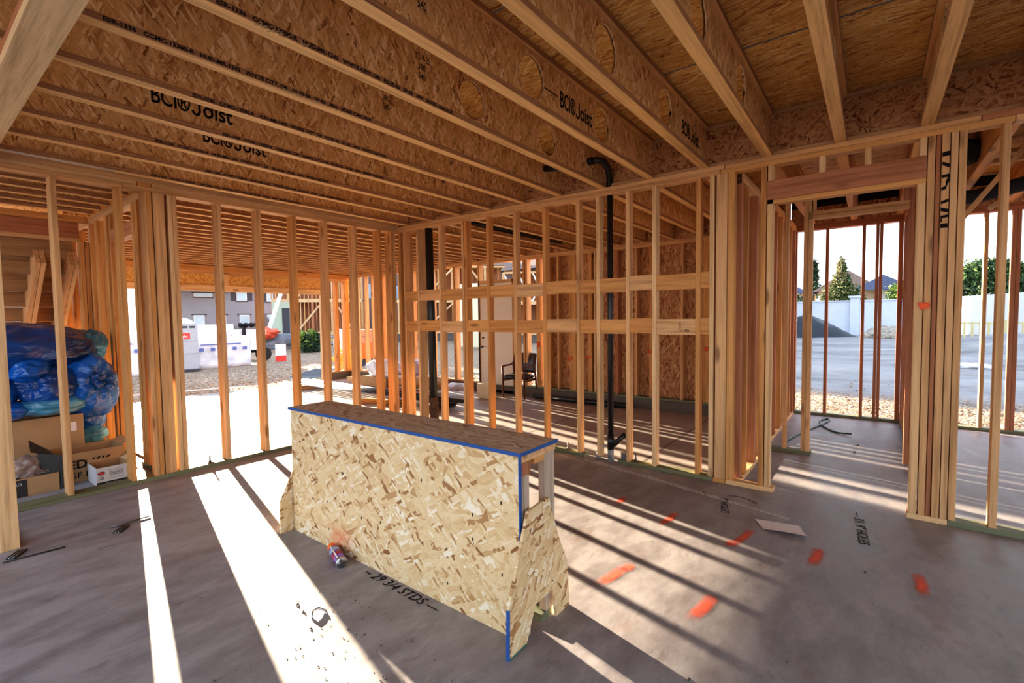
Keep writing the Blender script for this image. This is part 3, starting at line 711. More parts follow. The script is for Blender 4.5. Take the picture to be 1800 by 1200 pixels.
for k, x, w_ in ((8, -1.605, .455), (9, -.63, .44), (4, -3.30, .49), (3, -2.835, .49)):
    z_ = 2.862 if k > 6 else 2.855
    text('lettering', js[k], 'BCI\u00ae', (x, wy(k), z_), (1, 0, 0), (0, 0, 1), .15, INK, fit=w_ * .44, off=.0022, ext=.0004)
    J = [(.05, .105), (.05, .02), (.043, .004), (.03, -.002), (.016, .004), (.009, .018)]; x2 = x + w_ * .46; vs_, fs_ = [], []
    for (ax, az), (bx_, bz) in zip(J, J[1:]):
        d_ = Vector((bx_ - ax, bz - az)).normalized(); n_ = Vector((-d_.y, d_.x)) * .0075; kk = len(vs_)
        for q in ((ax - n_.x - d_.x * .003, az - n_.y - d_.y * .003), (bx_ - n_.x + d_.x * .003, bz - n_.y + d_.y * .003), (bx_ + n_.x + d_.x * .003, bz + n_.y + d_.y * .003), (ax + n_.x - d_.x * .003, az + n_.y - d_.y * .003)): vs_.append((x2 + q[0], wy(k) - .0005, z_ + q[1]))
        fs_.append((kk, kk + 1, kk + 2, kk + 3))
    mesh('lettering', js[k], vs_, fs_, INK)
    text('lettering', js[k], 'oist', (x + w_ * .60, wy(k), z_), (1, 0, 0), (0, 0, 1), .15, INK, fit=w_ * .38, off=.0022, ext=.0004)
text('lettering', js[8], '\u2014\u2014', (-1.80, wy(8), 2.885), (1, 0, 0), (0, 0, 1), .12, INK, width=.7, ext=.0004)
for k, x in ((8, -2.86), (7, -2.42), (6, -2.30), (5, -1.18), (4, -.80), (3, -1.0), (2, -.9), (9, -2.6)):
    text('lettering', js[k], '12-9-25\n  390\n  540', (x, wy(k), 3.0), (1, 0, 0), (0, 0, 1), .055, INK, width=.7, ext=.0004)
fls = 'ESR-1336   CCMC-13300-R   HUD-MR-1242   WHITE CITY, OR   02-20-26   07-05   APA   BOISE CASCADE'
for k in (1, 2, 3, 4, 5, 6, 7):
    text('lettering', js[k], fls, (-3.75 + .25 * (k % 3) + (0 if k > 4 else .6), fy(k), ZB + .007), (1, 0, 0), (0, 0, 1), .026, INK, width=1.15, ext=.0003, off=.0009)
for k, x in ((7, -3.35), (6, -3.0), (5, -2.6)):
    text('lettering', js[k], '26 JPLI - 30', (x, fy(k) + .012, ZB - .0008), (1, 0, 0), (0, -1, 0), .05, plain('pencil', (.35, .24, .13), .8), shear=.2, ext=.0002)
box('label_strip', js[1], -3.8, -3.15, fy(1) + .006, fy(1) + .06, ZB - .0015, ZB - .0003, plain('printed_label', (.45, .40, .34), .7, var=.5, scale=120), 0)
# rim joist on the right wall, its own I section
rj = thing('rim_joist', 'rim board with dark reddish strand web running over the right wall, joists butting into it', 'joist', (.05, -3, ZB))
box('web', rj, .045, .06, -9, 0, ZB + .03, ZT - .03, OSBR, 0)
box('bottom_flange', rj, .019, .09, -9, 0, ZB, ZB + .032, FLs); box('top_flange', rj, .019, .09, -9, 0, ZT - .032, ZT - .001, FLs)
# second span beyond the right wall
for k in range(1, 10):
    joist(.2857 - .4877 * k, .095, 3.715, 'I-joist over the garage beyond the right wall, %s from the room corner' % ORD[k - 1], 'I-joists beyond the right wall')
for k in range(10, 15):
    joist(.2457 - .4877 * k, .095, 3.715, 'orange solid joist over the hall behind the header, %s from the garage side' % ORD[k - 10], 'joists over the hall', red=True)
# garage joists beyond the left wall
for k in range(19):
    y = .42 + .334 * k
    joist(y, -2.735 if y > .1 else -6, 3.715, 'pale-edged I-joist over the garage beyond the left wall, %s row back' % ORD[k], 'I-joists over the garage')
for k in range(6):
    joist(.30 + .334 * k, -6, -2.84, 'I-joist over the closet with the blue bags, %s row back' % ORD[k], 'I-joists over the closet')
rf = thing('rim_board', 'dark red rim board with black felt above, over the far wall', 'board', (3.75, -6, ZB))
box('board', rf, 3.722, 3.75, -9, -4.33, ZB, 3.0, OSBS, 0); box('felt', rf, 3.716, 3.7205, -9, -4.33, 2.985, 3.102, FELT, 0)
bw = thing('rim_board', 'rim board over the far garage wall behind the joist ends', 'board', (3.75, 0, ZB))
box('board', bw, 3.722, 3.75, -4.32, 6.83, ZB, 3.1, OSBS, 0)
# diagonal braces and short plates in the hall ceiling at far right
bar('diagonal_brace', wp, (1.52, -5.90, 2.26), (1.52, -6.46, 3.08), .04, .09, 'tan', up=(1, 0, 0)); bar('diagonal_brace', wp, (2.4, -6.22, 2.50), (2.4, -6.75, 2.95), .04, .09, 'tan', up=(1, 0, 0))
o = box('ceiling_block', None, 2.2, 2.29, -6.9, -5.72, 2.98, 3.02, W['tan', 'y']); tag(o, 'upper of two flat boards crossing the hall ceiling behind the diagonal brace', 'board')
o = box('ceiling_block', None, 1.9, 1.99, -6.9, -5.72, 2.84, 2.88, W['tan', 'y']); tag(o, 'lower of two flat boards crossing the hall ceiling behind the diagonal brace', 'board')
o = tube('flexible_duct', None, [(2.3, -5.75, 2.64), (2.3, -6.1, 2.62), (2.28, -6.5, 2.70), (2.3, -7.2, 2.66)], .07, BLACKM); tag(o, 'black flexible duct hanging in the hall ceiling at far right', 'duct')
o = blob('cable_coil', None, (1.7, -6.0, 2.93), (.16, .14, .09), BLACKM, 4, .3); tag(o, 'dark bundled cable under the deck above the diagonal brace', 'cable')

# ------------------------------------------------------------------ pipes
p = thing('vent_pipe', 'slim black drain vent rising through the right wall and elbowing toward the joists', 'pipe', (.045, -3.205, 0))
tube('riser', p, [(.045, -3.205, .20), (.045, -3.205, 2.75)], .029, BLACK)
tube('elbow', p, [(.045, -3.205, 2.73), (.03, -3.21, 2.79), (-.03, -3.235, 2.84), (-.14, -3.27, 2.885), (-.25, -3.27, 2.92), (-.29, -3.24, 2.925), (-.29, -3.13, 2.93)], .031, BLACK)
tube('hub', p, [(-.29, -3.19, 2.928), (-.29, -3.135, 2.93)], .036, BLACK)
tube('hub', p, [(.045, -3.205, 2.745), (.04, -3.207, 2.80)], .036, BLACK)
tube('base', p, [(.045, -3.205, -.1), (.045, -3.205, .2)], .031, plain('grey_pipe_stain', (.25, .26, .28), .5, var=.4))
tube('wye_branch', p, [(.045, -3.205, .14), (.045, -3.27, .20), (.045, -3.36, .29)], .026, BLACK)
tube('hub', p, [(.045, -3.205, .12), (.045, -3.205, .27)], .034, BLACK)
o = tube('pipe_stub', None, [(-.30, -2.60, 2.965), (-.30, -2.90, 2.925)], .031, BLACK); tag(o, 'short black pipe stub poking through a joist web near the elbow', 'pipe')
p = thing('soil_pipe', 'thick black pipe in the right wall near the corner, torn wrap at its foot', 'pipe', (.06, -.60, 0))
tube('riser', p, [(.065, -.60, .3), (.065, -.575, H + .03)], .052, BLACK)
tube('wrap', p, [(.065, -.60, -.05), (.06, -.605, .08), (.07, -.60, .17), (.06, -.61, .25), (.067, -.60, .33), (.065, -.60, .42)], [.06, .068, .058, .066, .06, .054], plain('torn_wrap', (.07, .035, .02), .8, var=.7, scale=30))
o = tube('garage_pipe', None, [(.5, -.62, 2.86), (3.2, -.72, 2.86)], .05, BLACK); tag(o, 'thick black pipe hung between garage joists beyond the right wall', 'pipe')
o = tube('pipe_sleeve', None, [(.06, -3.05, 0.0), (.085, -3.10, .15)], .028, plain('grey_pvc', (.36, .38, .42), .4)); tag(o, 'leaning grey plastic pipe stub just left of the slim vent', 'pipe')
bm = tube_bm([(.07, -3.36, 0), (.07, -3.36, .10)], .052, 20, caps=False)
for i, r_ in ((0, .052),): pass
tube_bm([(.07, -3.36, .10), (.07, -3.36, .02)], .046, 20, bm, caps=False)
tag(frm(bm, 'drain_collar', None, plain('mottled_collar', (.13, .14, .17), .5, var=.9, scale=60), True), 'short wide mottled drain collar standing in the wall line', 'pipe')
for x, y, lab in ((.05, -2.70, 'anchor bolt on the sole plate left of the slim vent'), (.05, -3.47, 'anchor bolt on the sole plate right of the drain collar'), (-2.43, .06, 'anchor bolt on the left wall sole plate in sunlight')):
    a = thing('anchor_bolt', lab, 'bolt', (x, y, T)); tube('rod', a, [(x, y, T), (x, y, T + .075)], .008, DSTEEL, 8)
    box('washer', a, x - .03, x + .03, y - .03, y + .03, T, T + .006, DSTEEL); tube('nut', a, [(x, y, T + .006), (x, y, T + .022)], .015, DSTEEL, 6)

# ------------------------------------------------------------------ the bench in the middle of the room
bn = thing('bench', 'strand board clad saw bench with blue painted edges in the middle of the room', 'bench', (-2.545, -3.07, 0))
Y0, Y1 = -4.07, -2.09
XF, XB = -2.69, -2.40
box('front_panel', bn, XF, XF + .011, Y0, Y1, .0, .855, OSBB, 0)
box('top_panel', bn, XF - .012, XB + .012, Y0 - .012, Y1 + .012, .86, .872, OSBT, 0)
box('top_edge_paint', bn, XF - .0135, XF - .0121, Y0 - .013, Y1 + .013, .857, .874, BLUEP, 0)
box('top_edge_paint', bn, XF - .013, XB + .013, Y0 - .0135, Y0 - .0121, .857, .874, BLUEP, 0)
box('top_rail', bn, XF + .012, XB + .004, Y0 - .004, Y1, .821, .8595, W['tan', 'y'])
for y in (Y0, -3.4, -2.75, Y1 - .038):
    box('leg', bn, XF + .012, XF + .075, y + .002, y + .04, .0, .82, W['weath', 'z']); box('leg', bn, XB - .085, XB, y + .002, y + .04, .04, .82, W['weath', 'z'])
box('leg_block', bn, XF + .0125, XF + .08, Y0 - .003, Y0 + .0015, .76, .82, W['red', 'z']); box('cross_block', bn, XB - .17, XB - .086, Y0 + .002, Y0 + .038, .79, .82, W['org', 'x'])
box('base_rail', bn, XB - .12, XB - .03, Y0 + .005, Y1, .0, .038, W['green', 'y'])
def endp(y0, y1, df=0.0):
    poly = [(-2.822, 0), (-2.815, .222), (-2.666, .603), (-2.493, .615), (-2.415, .406), (-2.322, .225), (-2.312, 0), (-2.432, 0), (-2.462, .15), (-2.615, .15), (-2.69, .0)]
    # split into convex strips so that the notch stays open
    pcs = [[(-2.822, 0), (-2.69, 0), (-2.615, .15), (-2.645, .20), (-2.817, .20)], [(-2.817, .20), (-2.645, .20), (-2.615, .15), (-2.462, .15), (-2.322, .20), (-2.322, .225), (-2.415, .406), (-2.493, .615), (-2.666, .603), (-2.815, .222)], [(-2.432, 0), (-2.312, 0), (-2.322, .2), (-2.462, .15)]]
    bm = bmesh.new(); V = {}
    def vv(p, y):
        k = (p, y)
        if k not in V: V[k] = bm.verts.new((p[0], y, p[1]))
        return V[k]
    for pc in pcs:
        bm.faces.new([vv(p, y0) for p in pc]); bm.faces.new([vv(p, y1) for p in pc][::-1])
    out = [(-2.822, 0), (-2.817, .20), (-2.815, .222), (-2.666, .603), (-2.493, .615), (-2.415, .406), (-2.322, .225), (-2.322, .2), (-2.312, 0), (-2.432, 0), (-2.462, .15), (-2.615, .15), (-2.69, 0)]
    for a, b_ in zip(out, out[1:] + out[:1]): bm.faces.new((vv(a, y0), vv(b_, y0), vv(b_, y1), vv(a, y1)))
    bmesh.ops.recalc_face_normals(bm, faces=bm.faces)
    if df:
        for v in bm.verts:
            if v.co.x < -2.6: v.co.x = min(v.co.x + df * (1 if v.co.z < .3 else 2.2), -2.55)
    return frm(bm, 'end_panel', bn, OSBE)
e1 = endp(Y0 - .026, Y0 - .012); e2 = endp(Y1 + .012, Y1 + .026, .038)
mesh('edge_paint', bn, [(-2.8225, Y0 - .026, 0), (-2.8225, Y0 - .012, 0), (-2.8165, Y0 - .012, .222), (-2.8165, Y0 - .026, .222)], [(0, 1, 2, 3)], BLUEP)
mesh('edge_paint', bn, [(-2.8225, Y0 - .0268, 0), (-2.8165, Y0 - .0268, .222), (-2.808, Y0 - .0268, .222), (-2.814, Y0 - .0268, 0)], [(0, 1, 2, 3)], BLUEP)
box('edge_paint', bn, XF - .0012, XF + .0115, Y0 - .0015, Y0 - .0002, .40, .856, BLUEP, 0); box('edge_paint', bn, XF - .0012, XF - .0002, Y0 - .001, Y0 + .007, .40, .856, BLUEP, 0)
mesh('bottom_edge_paint', bn, [(-2.822, Y0 - .0265, 0), (-2.69, Y0 - .0265, 0), (-2.69, Y0 - .0265, .008), (-2.822, Y0 - .0265, .008)], [(0, 1, 2, 3)], plain('teal_edge', (.03, .16, .14), .6))
for i in range(11):     # dark brush marks where nails were driven
    y = Y0 + .18 * (i + .6) ; 
    for z in ((.28, .52, .12)[i % 3], (.62, .40, .30)[i % 3]):
        s = .009; mesh('nail_mark', bn, [(XF - .0008, y + s * .4, z - s), (XF - .0008, y - s * .5, z - s * .6), (XF - .0008, y - s * .3, z + s * 1.1), (XF - .0008, y + s * .5, z + s * .7)], [(0, 1, 2, 3)], INK)
mesh('paint_mark', bn, [(XF - .001, -2.80, .005), (XF - .001, -2.50, .005), (XF - .001, -2.50, .19), (XF - .001, -2.80, .19)][::-1], [(0, 1, 2, 3)], mk_paint('overspray', (.85, .25, .12), strength=.4, thr=.9, ax=(1, 2)))

# spray can leaning on the floor against the bench
sc = thing('spray_can', 'orange-capped marking spray can lying by the bench, silver bottom toward the camera', 'spray can', (-2.75, -2.73, .035))
A = Vector((-2.722, -2.60, .038)); B = Vector((-2.80, -2.835, .034)); D = (B - A)
tube('cap', sc, [A, A + D * .03, A + D * .22], [.022, .028, .029], plain('cap_orange', (.95, .17, .02), .4), 24)
tube('label_band', sc, [A + D * .22, A + D * .9], .0325, None or plain('can_label', (.22, .10, .30), .4, var=1.0, scale=40), 24)
tube('label_band', sc, [A + D * .28, A + D * .45], .0328, plain('can_grey', (.35, .42, .55), .4, var=.5, scale=50), 24)
tube('label_band', sc, [A + D * .58, A + D * .70], .0328, plain('can_red', (.45, .03, .04), .4), 24)
tube('can_bottom', sc, [A + D * .9, A + D * .97, A + D * .985, A + D * .985, A + D * .96], [.0335, .034, .031, .027, .004], STEEL, 28)
tube('seam', sc, [A + D * .22 + Vector((-.018, .006, .029)), A + D * .9 + Vector((-.018, .006, .029))], .004, WHITEP, 6)

# ------------------------------------------------------------------ marks and bits on the floor
def decal(x, y, w, l, ang, mat, z=.0025, name='paint_mark'):
    c_, s_ = math.cos(ang), math.sin(ang); vs_ = []
    for a, b_ in ((-w, -l), (w, -l), (w, l), (-w, l)): vs_.append((a / 2, b_ / 2, 0))
    o = mesh(name, fl, vs_, [(0, 1, 2, 3)], mat, origin=(0, 0, 0)); o.location = (x, y, z); o.rotation_euler = (0, 0, ang); return o
for x, y, w, l, a in ((-1.05, -5.545, .30, .075, .07), (-1.03, -5.063, .31, .08, -.03), (-1.0, -4.655, .32, .07, -.15), (-1.14, -4.61, .12, .08, 0), (-1.0, -4.16, .31, .07, -.05),
                      (-1.94, -4.656, .30, .085, -.1), (-1.94, -4.158, .29, .085, -.14), (-.87, -3.73, .18, .07, .13), (-1.80, -4.19, .1, .08, .0)):
    decal(x, y, w, l, a, SPRAY)
ribbon('chalk_line', fl, [[(-.085, -2.98), (-.51, -4.851)]], .009, .002, plain('chalk_white', (.85, .82, .8), .9))
ribbon('chalk_line', fl, [[(-.057, -2.61), (-.157, -2.99)], [(-.208, -3.24), (-.255, -3.385)]], .005, .002, bpy.data.materials['chalk_white'])
text('lettering', fl, '~ 29 3/4 STDS \u2014', (-2.76, -2.97, .0022), (-.02, -1, 0), (1, -.02, 0), .085, INK, shear=.25, ext=.0003)
text('lettering', fl, '\u2014 3\u00bd 9" HOLES', (-.10, -5.22, .0022), (-1, -.08, 0), (.08, -1, 0), .085, INK, shear=.2, ext=.0003, width=.95)
text('lettering', fl, '9" HOLES', (-.36, -4.36, .0022), (-1, -.25, 0), (.25, -1, 0), .075, INK, shear=.2, ext=.0003)
ribbon('marker_stroke', fl, [[(-.28, -4.40), (-.26, -4.47), (-.28, -4.55), (-.33, -4.62)], [(-.30, -4.20), (-.36, -4.24)]], .008, .0022, INK)
# paper
n = 8; vs_, fs_ = [], []
Pq = [Vector((-.65, -4.66, .004)), Vector((-.60, -4.93, .004)), Vector((-.80, -5.0, .03)), Vector((-.80, -4.74, .004))]
for j in range(n + 1):
    for i in range(n + 1):
        u, v_ = i / n, j / n; q = (Pq[0] * (1 - u) + Pq[1] * u) * (1 - v_) + (Pq[3] * (1 - u) + Pq[2] * u) * v_
        q.z = .004 + .012 * math.sin(u * 3) * v_ + .02 * (u * v_) ** 3; vs_.append(q)
for j in range(n):
    for i in range(n): k = j * (n + 1) + i; fs_.append((k, k + 1, k + n + 2, k + n + 1))
tag(mesh('paper_sheet', None, vs_, fs_, PAPER, True), 'blank white paper lying on the slab beside orange paint marks', 'paper')
# strapping offcuts and nails
for (x, y, a, lab) in ((-3.42, -1.07, .9, 'small slotted steel strip on the slab beside the narrow sun stripe'), (-3.93, -.98, 1.0, 'small slotted steel strip by the foot of the near left post')):
    t = thing('nail_strip', lab, 'nail strip', (x, y, 0)); d = Vector((math.cos(a), math.sin(a), 0)); nn = Vector((-d.y, d.x, 0))
    for k, mm in ((-.018, CARDK), (0, CARDK), (.018, CARDK), (-.009, STEEL), (.009, STEEL)):
        c0 = Vector((x, y, .006)) + nn * k; tube('nail_row' if mm is STEEL else 'nail_body', t, [c0 - d * .06, c0 + d * .06], .005 if mm is STEEL else .008, mm, 6)
o = tube('rebar_offcut', None, [(-3.46, -.98, .008), (-3.22, -.97, .008)], .006, DSTEEL, 8); tag(o, 'thin steel rod lying across the narrow sun stripe', 'rod')
o = tube('thin_rod', None, [(-4.0, -1.06, .005), (-3.72, -1.10, .005)], .005, CARDK, 8); tag(o, 'dark thin rod on the slab beside the near left post', 'rod')
o = tube('metal_shaving', None, [(-3.16, -3.13, .004), (-3.14, -3.10, .02), (-3.11, -3.10, .018), (-3.09, -3.13, .006), (-3.10, -3.16, .006)], .006, STEEL, 6); tag(o, 'curled metal scrap on the sunlit slab in front of the bench', 'scrap')
db = bmesh.new(); rn = random.Random(5)
for _ in range(230):
    if rn.random() < .6: x, y = rn.gauss(-3.15, .22), rn.gauss(-3.4, .35)
    else: x, y = rn.uniform(-4, -.3), rn.uniform(-5.6, -.3)
    if -2.9 < x < -2.2 and -4.2 < y < -1.9: continue
    s_ = rn.uniform(.002, .006) * (3 if rn.random() < .06 else 1); a = rn.random() * 6
    q = [db.verts.new((x + s_ * math.cos(a + t_), y + s_ * math.sin(a + t_) * .6, .001 + .002 * (i == 0))) for i, t_ in enumerate((0, 1.7, 3.1, 4.6))]
    top = db.verts.new((x, y, s_ * .8)); db.faces.new(q)
    for i in range(4): db.faces.new((q[i], q[(i + 1) % 4], top))
tag(frm(db, 'sawdust_crumbs', None, plain('dark_crumbs', (.07, .055, .05), .9, var=.5), origin=(0, 0, 0)), 'dark crumbs and splinters scattered over the slab', 'debris', kind='stuff')

# ------------------------------------------------------------------ closet contents: boxes and blue bags
def obox(name, label, x0, x1, y0, y1, z1, mat, t=.006, flaps=(), inner=CARD, z0=.0, group=None):
    b_ = thing(name, label, 'cardboard box', ((x0 + x1) / 2, (y0 + y1) / 2, z0), group)
    box('front_side', b_, x0, x1, y0, y0 + t, z0 + t, z1, mat, 0); box('back_side', b_, x0, x1, y1 - t, y1, z0 + t, z1, inner, 0)
    box('end_side', b_, x0, x0 + t, y0 + t, y1 - t, z0 + t, z1, mat, 0); box('end_side', b_, x1 - t, x1, y0 + t, y1 - t, z0 + t, z1, inner if name == 'white_box' else mat, 0)
    box('bottom', b_, x0, x1, y0, y1, z0, z0 + t, inner, 0)
    for q in flaps: mesh('flap', b_, q[0], [(0, 1, 2, 3)], q[1])
    return b_
bb = obox('large_carton', 'large plain brown carton under the pile of blue bags', -4.7, -3.20, 1.05, 1.75, .56, CARD)
box('lid', bb, -4.7, -3.20, 1.05, 1.75, .561, .566, CARD, 0)
box('shipping_label', bb, -3.30, -3.255, 1.048, 1.0495, .40, .49, PAPER, 0)
b2 = obox('appliance_carton', 'opened brown carton with bold black print and one dark flap raised', -3.48, -3.0, .55, .95, .27, CARD,
          flaps=[([(-3.48, .55, .27), (-3.48, .95, .27), (-3.62, .9, .40), (-3.66, .5, .36)], CARDK), ([(-3.48, .55, .27), (-3.0, .55, .25), (-3.0, .56, .03), (-3.48, .54, .03)], CARD), ([(-3.0, .95, .27), (-3.0, .62, .27), (-2.94, .62, .30), (-2.93, .95, .31)], CARD)])
text('lettering', b2, 'ED KK', (-3.42, .537, .13), (1, 0, 0), (0, 0, 1), .11, INK, off=.002); text('lettering', b2, 'GF E', (-3.42, .537, .04), (1, 0, 0), (0, 0, 1), .08, INK)
o = mesh('dark_panel', b2, [(-3.60, .46, .01), (-3.47, .42, .01), (-3.47, .44, .30), (-3.62, .50, .34)], [(0, 1, 2, 3)], CARDK)
b3 = obox('white_box', 'open white printed box with red oval logo on the sole plate line', -3.29, -3.045, .20, .52, .17, CARDW, flaps=[([(-3.29, .52, .17), (-3.045, .52, .17), (-2.99, .60, .25), (-3.26, .62, .25)], CARD), ([(-3.045, .20, .17), (-3.045, .52, .17), (-2.965, .50, .20), (-2.98, .18, .06)], plain('cream_card', (.62, .52, .36), .7))])
box('black_band', b3, -3.2905, -3.0445, .1985, .1995, .005, .04, CARDK, 0); text('lettering', b3, 'PREMIUM', (-3.23, .198, .013), (1, 0, 0), (0, 0, 1), .022, WHITEP, width=1.2)
bm = bmesh.new(); bmesh.ops.create_circle(bm, cap_ends=True, segments=28, radius=1, matrix=Matrix.Translation((-3.256, .1985, .12)) @ Matrix.Rotation(PI / 2, 4, 'X') @ Matrix.Diagonal((.026, .017, 1, 1))); frm(bm, 'oval_logo', b3, plain('logo_dark', (.08, .02, .03), .5))
bm = bmesh.new(); bmesh.ops.create_circle(bm, cap_ends=True, segments=28, radius=1, matrix=Matrix.Translation((-3.256, .1978, .12)) @ Matrix.Rotation(PI / 2, 4, 'X') @ Matrix.Diagonal((.021, .010, 1, 1))); frm(bm, 'oval_logo', b3, REDP)
box('printed_panel', b3, -3.20, -3.10, .1978, .1992, .085, .125, plain('print_grey', (.38, .38, .42), .6, var=.5, scale=90), 0)
for z in (.068, .062, .135, .141): box('print_line', b3, -3.21, -3.095, .1978, .1992, z, z + .002, plain('line_grey', (.3, .3, .35), .6), 0)
box('print_line', b3, -3.27, -3.24, .1978, .1992, .06, .09, bpy.data.materials['line_grey'], 0); box('print_dot', b3, -3.077, -3.072, .1978, .1992, .112, .118, INK, 0)
b4 = obox('pro_box', 'low open box with black printed end holding crumpled clear film', -3.80, -3.50, .42, .68, .16, CARD)
box('black_end', b4, -3.803, -3.70, .4185, .4195, .005, .15, CARDK, 0); text('lettering', b4, 'PRO', (-3.795, .418, .105), (1, 0, 0), (0, 0, 1), .032, WHITEP)
box('black_end', b4, -3.803, -3.8005, .42, .68, .005, .15, CARDK, 0)
for c_, r_, s_, lab in (((-3.68, .56, .2), (.13, .10, .10), 3, 'crumpled clear film bulging from the low open box'), ((-3.545, .56, .17), (.06, .09, .05), 8, 'twist of clear film over the corner of the low open box')):
    o = blob('plastic_film', None, c_, r_, FILMC, s_, .45, sub=4, freq=3); tag(o, lab, 'plastic film')
bags = [((-3.60, 1.42, 1.21), (.56, .46, .26), BAGD, 1, None, 'large dark blue bag on top of the pile, spread under the header'),
        ((-3.13, 1.35, .80), (.275, .36, .37), BAGB, 2, (.25, -.9, .25), 'bright blue tied bag bulging at the right end of the pile, knot facing out'),
        ((-3.44, 1.15, .86), (.24, .25, .20), BAGD, 3, (-.6, -.8, .2), 'dark blue bag in the middle of the pile with slanting creases'),
        ((-3.82, 1.15, .83), (.19, .25, .20), BAGB, 4, None, 'round blue bag at the left of the pile'),
        ((-3.42, 1.12, .68), (.28, .22, .105), BAGC, 5, None, 'pale blue insulation bag showing below the dark bags'),
        ((-3.78, 1.10, .665), (.22, .22, .10), BAGB, 6, None, 'flat blue bag with black print at the lower left of the pile'),
        ((-3.56, 1.16, 1.03), (.17, .25, .13), BAGB, 9, None, 'small blue bag tucked under the top bag'),
        ((-3.95, 1.3, 1.10), (.25, .3, .25), BAGD, 12, None, 'dark blue bag at the far left edge of the pile'),
        ((-3.04, 1.6, 1.22), (.17, .3, .19), BAGC, 7, (.2, -.3, .9), 'translucent blue bag corner catching light at the top right of the pile'),
        ((-3.02, 1.85, .40), (.16, .2, .17), BAGB, 10, None, 'blue bag hanging low behind the pile beside the carton'),
        ((-2.93, 2.0, .44), (.10, .14, .13), AQUA, 11, None, 'aqua bag with black numerals behind the bright blue bag'),
        ((-3.02, 1.75, .22), (.15, .16, .10), BAGC, 14, None, 'pale blue bag end near the slab behind the carton')]
for c_, r_, mm, sd, kn, lab in bags:
    o = blob('insulation_bag', None, c_, r_, mm, sd, .12, kn, sub=5, freq=1.3, flat=.8); tag(o, lab, 'bag', 'blue bags piled in the closet')
    if sd == 6: text('lettering', o, 'R19\n6.0', (-3.86, .90, .70), (1, 0, 0), (0, 0, 1), .06, INK, off=.001)
    if sd == 11: text('lettering', o, '-6.0', (-2.99, 1.855, .44), (1, 0, 0), (0, 0, 1), .07, INK, off=.002)
o = tube('white_rod', None, [(-3.0, 2.2, .01), (-2.97, 2.45, .01)], .01, WHITEP, 8); tag(o, 'short white rod on the closet floor behind the cartons', 'rod')

# ------------------------------------------------------------------ garage contents
def G(y): return gz(y) + .001
ch = thing('armchair', 'wooden armchair with dark leather seat and back near the white door', 'chair', (3.48, .48, G(.5)))
cz = G(.5); sx, sy = 3.27, .20; CW = .54
for yy in (.22, .76):
    tube('front_leg', ch, [(3.30, yy, cz), (3.29, yy, cz + .40), (3.28, yy, cz + .64)], [.014, .020, .02], CHAIRW, 10)
    tube('back_leg', ch, [(3.86 - .12, yy, cz), (3.70, yy, cz + .40), (3.66, yy, cz + .62), (3.72, yy, cz + .88)], [.014, .022, .022, .016], CHAIRW, 10)
    tube('arm', ch, [(3.275, yy, cz + .64), (3.36, yy, cz + .655), (3.52, yy, cz + .655), (3.64, yy, cz + .68), (3.68, yy, cz + .74)], [.021, .02, .019, .02, .017], CHAIRW, 10)
bm = bmesh.new(); bmesh.ops.create_cube(bm, size=1, matrix=Matrix.Translation((3.49, .49, cz + .43)) @ Matrix.Diagonal((.42, .50, .085, 1)))
bmesh.ops.bevel(bm, geom=bm.edges[:], offset=.025, segments=3, affect='EDGES'); frm(bm, 'seat', ch, LEATHER, True)
box('seat_rail', ch, 3.30, 3.70, .23, .25, cz + .34, cz + .39, CHAIRW); box('seat_rail', ch, 3.30, 3.70, .73, .75, cz + .34, cz + .39, CHAIRW)
vs_, fs_ = [], []
for s_ in (0, 1):
    for j in range(7):
        for i in range(9):
            v_ = i / 8; w_ = j / 6; vs_.append((3.665 + .03 * s_ + .05 * (1 - (2 * v_ - 1) ** 2) * (.6 + .4 * w_) + .08 * w_ ** 2, .24 + .50 * v_, cz + .50 + .40 * w_))
for s_ in (0, 1):
    for j in range(6):
        for i in range(8):
            k = s_ * 63 + j * 9 + i; fs_.append((k, k + 1, k + 10, k + 9) if s_ else (k, k + 9, k + 10, k + 1))
for i in range(8):
    fs_.append((i, i + 1, 63 + i + 1, 63 + i)); fs_.append((54 + i, 117 + i, 118 + i, 55 + i))
for j in range(6):
    fs_.append((j * 9, 63 + j * 9, 63 + j * 9 + 9, j * 9 + 9)); fs_.append((j * 9 + 8, j * 9 + 17, 63 + j * 9 + 17, 63 + j * 9 + 8))
mesh('backrest', ch, vs_, fs_, LEATHER, True)

dr = struct('door_1', 'pale primed exterior door in the far wall')
box('leaf', dr, F0 + .02, F0 + .065, .83, 1.74, -.10, 2.23, DOORW)
box('frame', dr, F0, F0 + .1, 1.742, 1.78, -.12, 2.30, W['org', 'z']); box('frame', dr, F0, F0 + .1, .805, .828, -.12, 2.30, W['tan', 'z']); box('frame', dr, F0, F0 + .1, .805, 1.78, 2.235, 2.30, W['tan', 'y'])
box('threshold', dr, F0 - .02, F0 + .1, .80, 1.78, -.165, -.11, BLACKM)
tube('knob', dr, [(F0 + .02, 1.66, .83), (F0 - .03, 1.66, .83), (F0 - .035, 1.66, .83), (F0 - .075, 1.66, .83)], [.012, .012, .03, .026], DSTEEL, 14)
tube('deadbolt', dr, [(F0 + .02, 1.66, 1.03), (F0 + .0, 1.66, 1.03)], .02, INK, 12)
for z in (.1, 1.0, 1.95): box('hinge', dr, F0 + .012, F0 + .022, .828, .85, z, z + .10, STEEL)

o_=None
bx = thing('beige_carton', 'pale cream carton standing in front of the white door', 'box', (3.08, 1.03, G(1)))
box('carton', bx, 2.97, 3.19, .86, 1.20, G(1), G(1) + .30, plain('cream_carton', (.62, .54, .38), .6, var=.1, scale=3)); box('print_mark', bx, 2.9685, 2.9695, .97, 1.0, G(1) + .21, G(1) + .22, INK, 0)
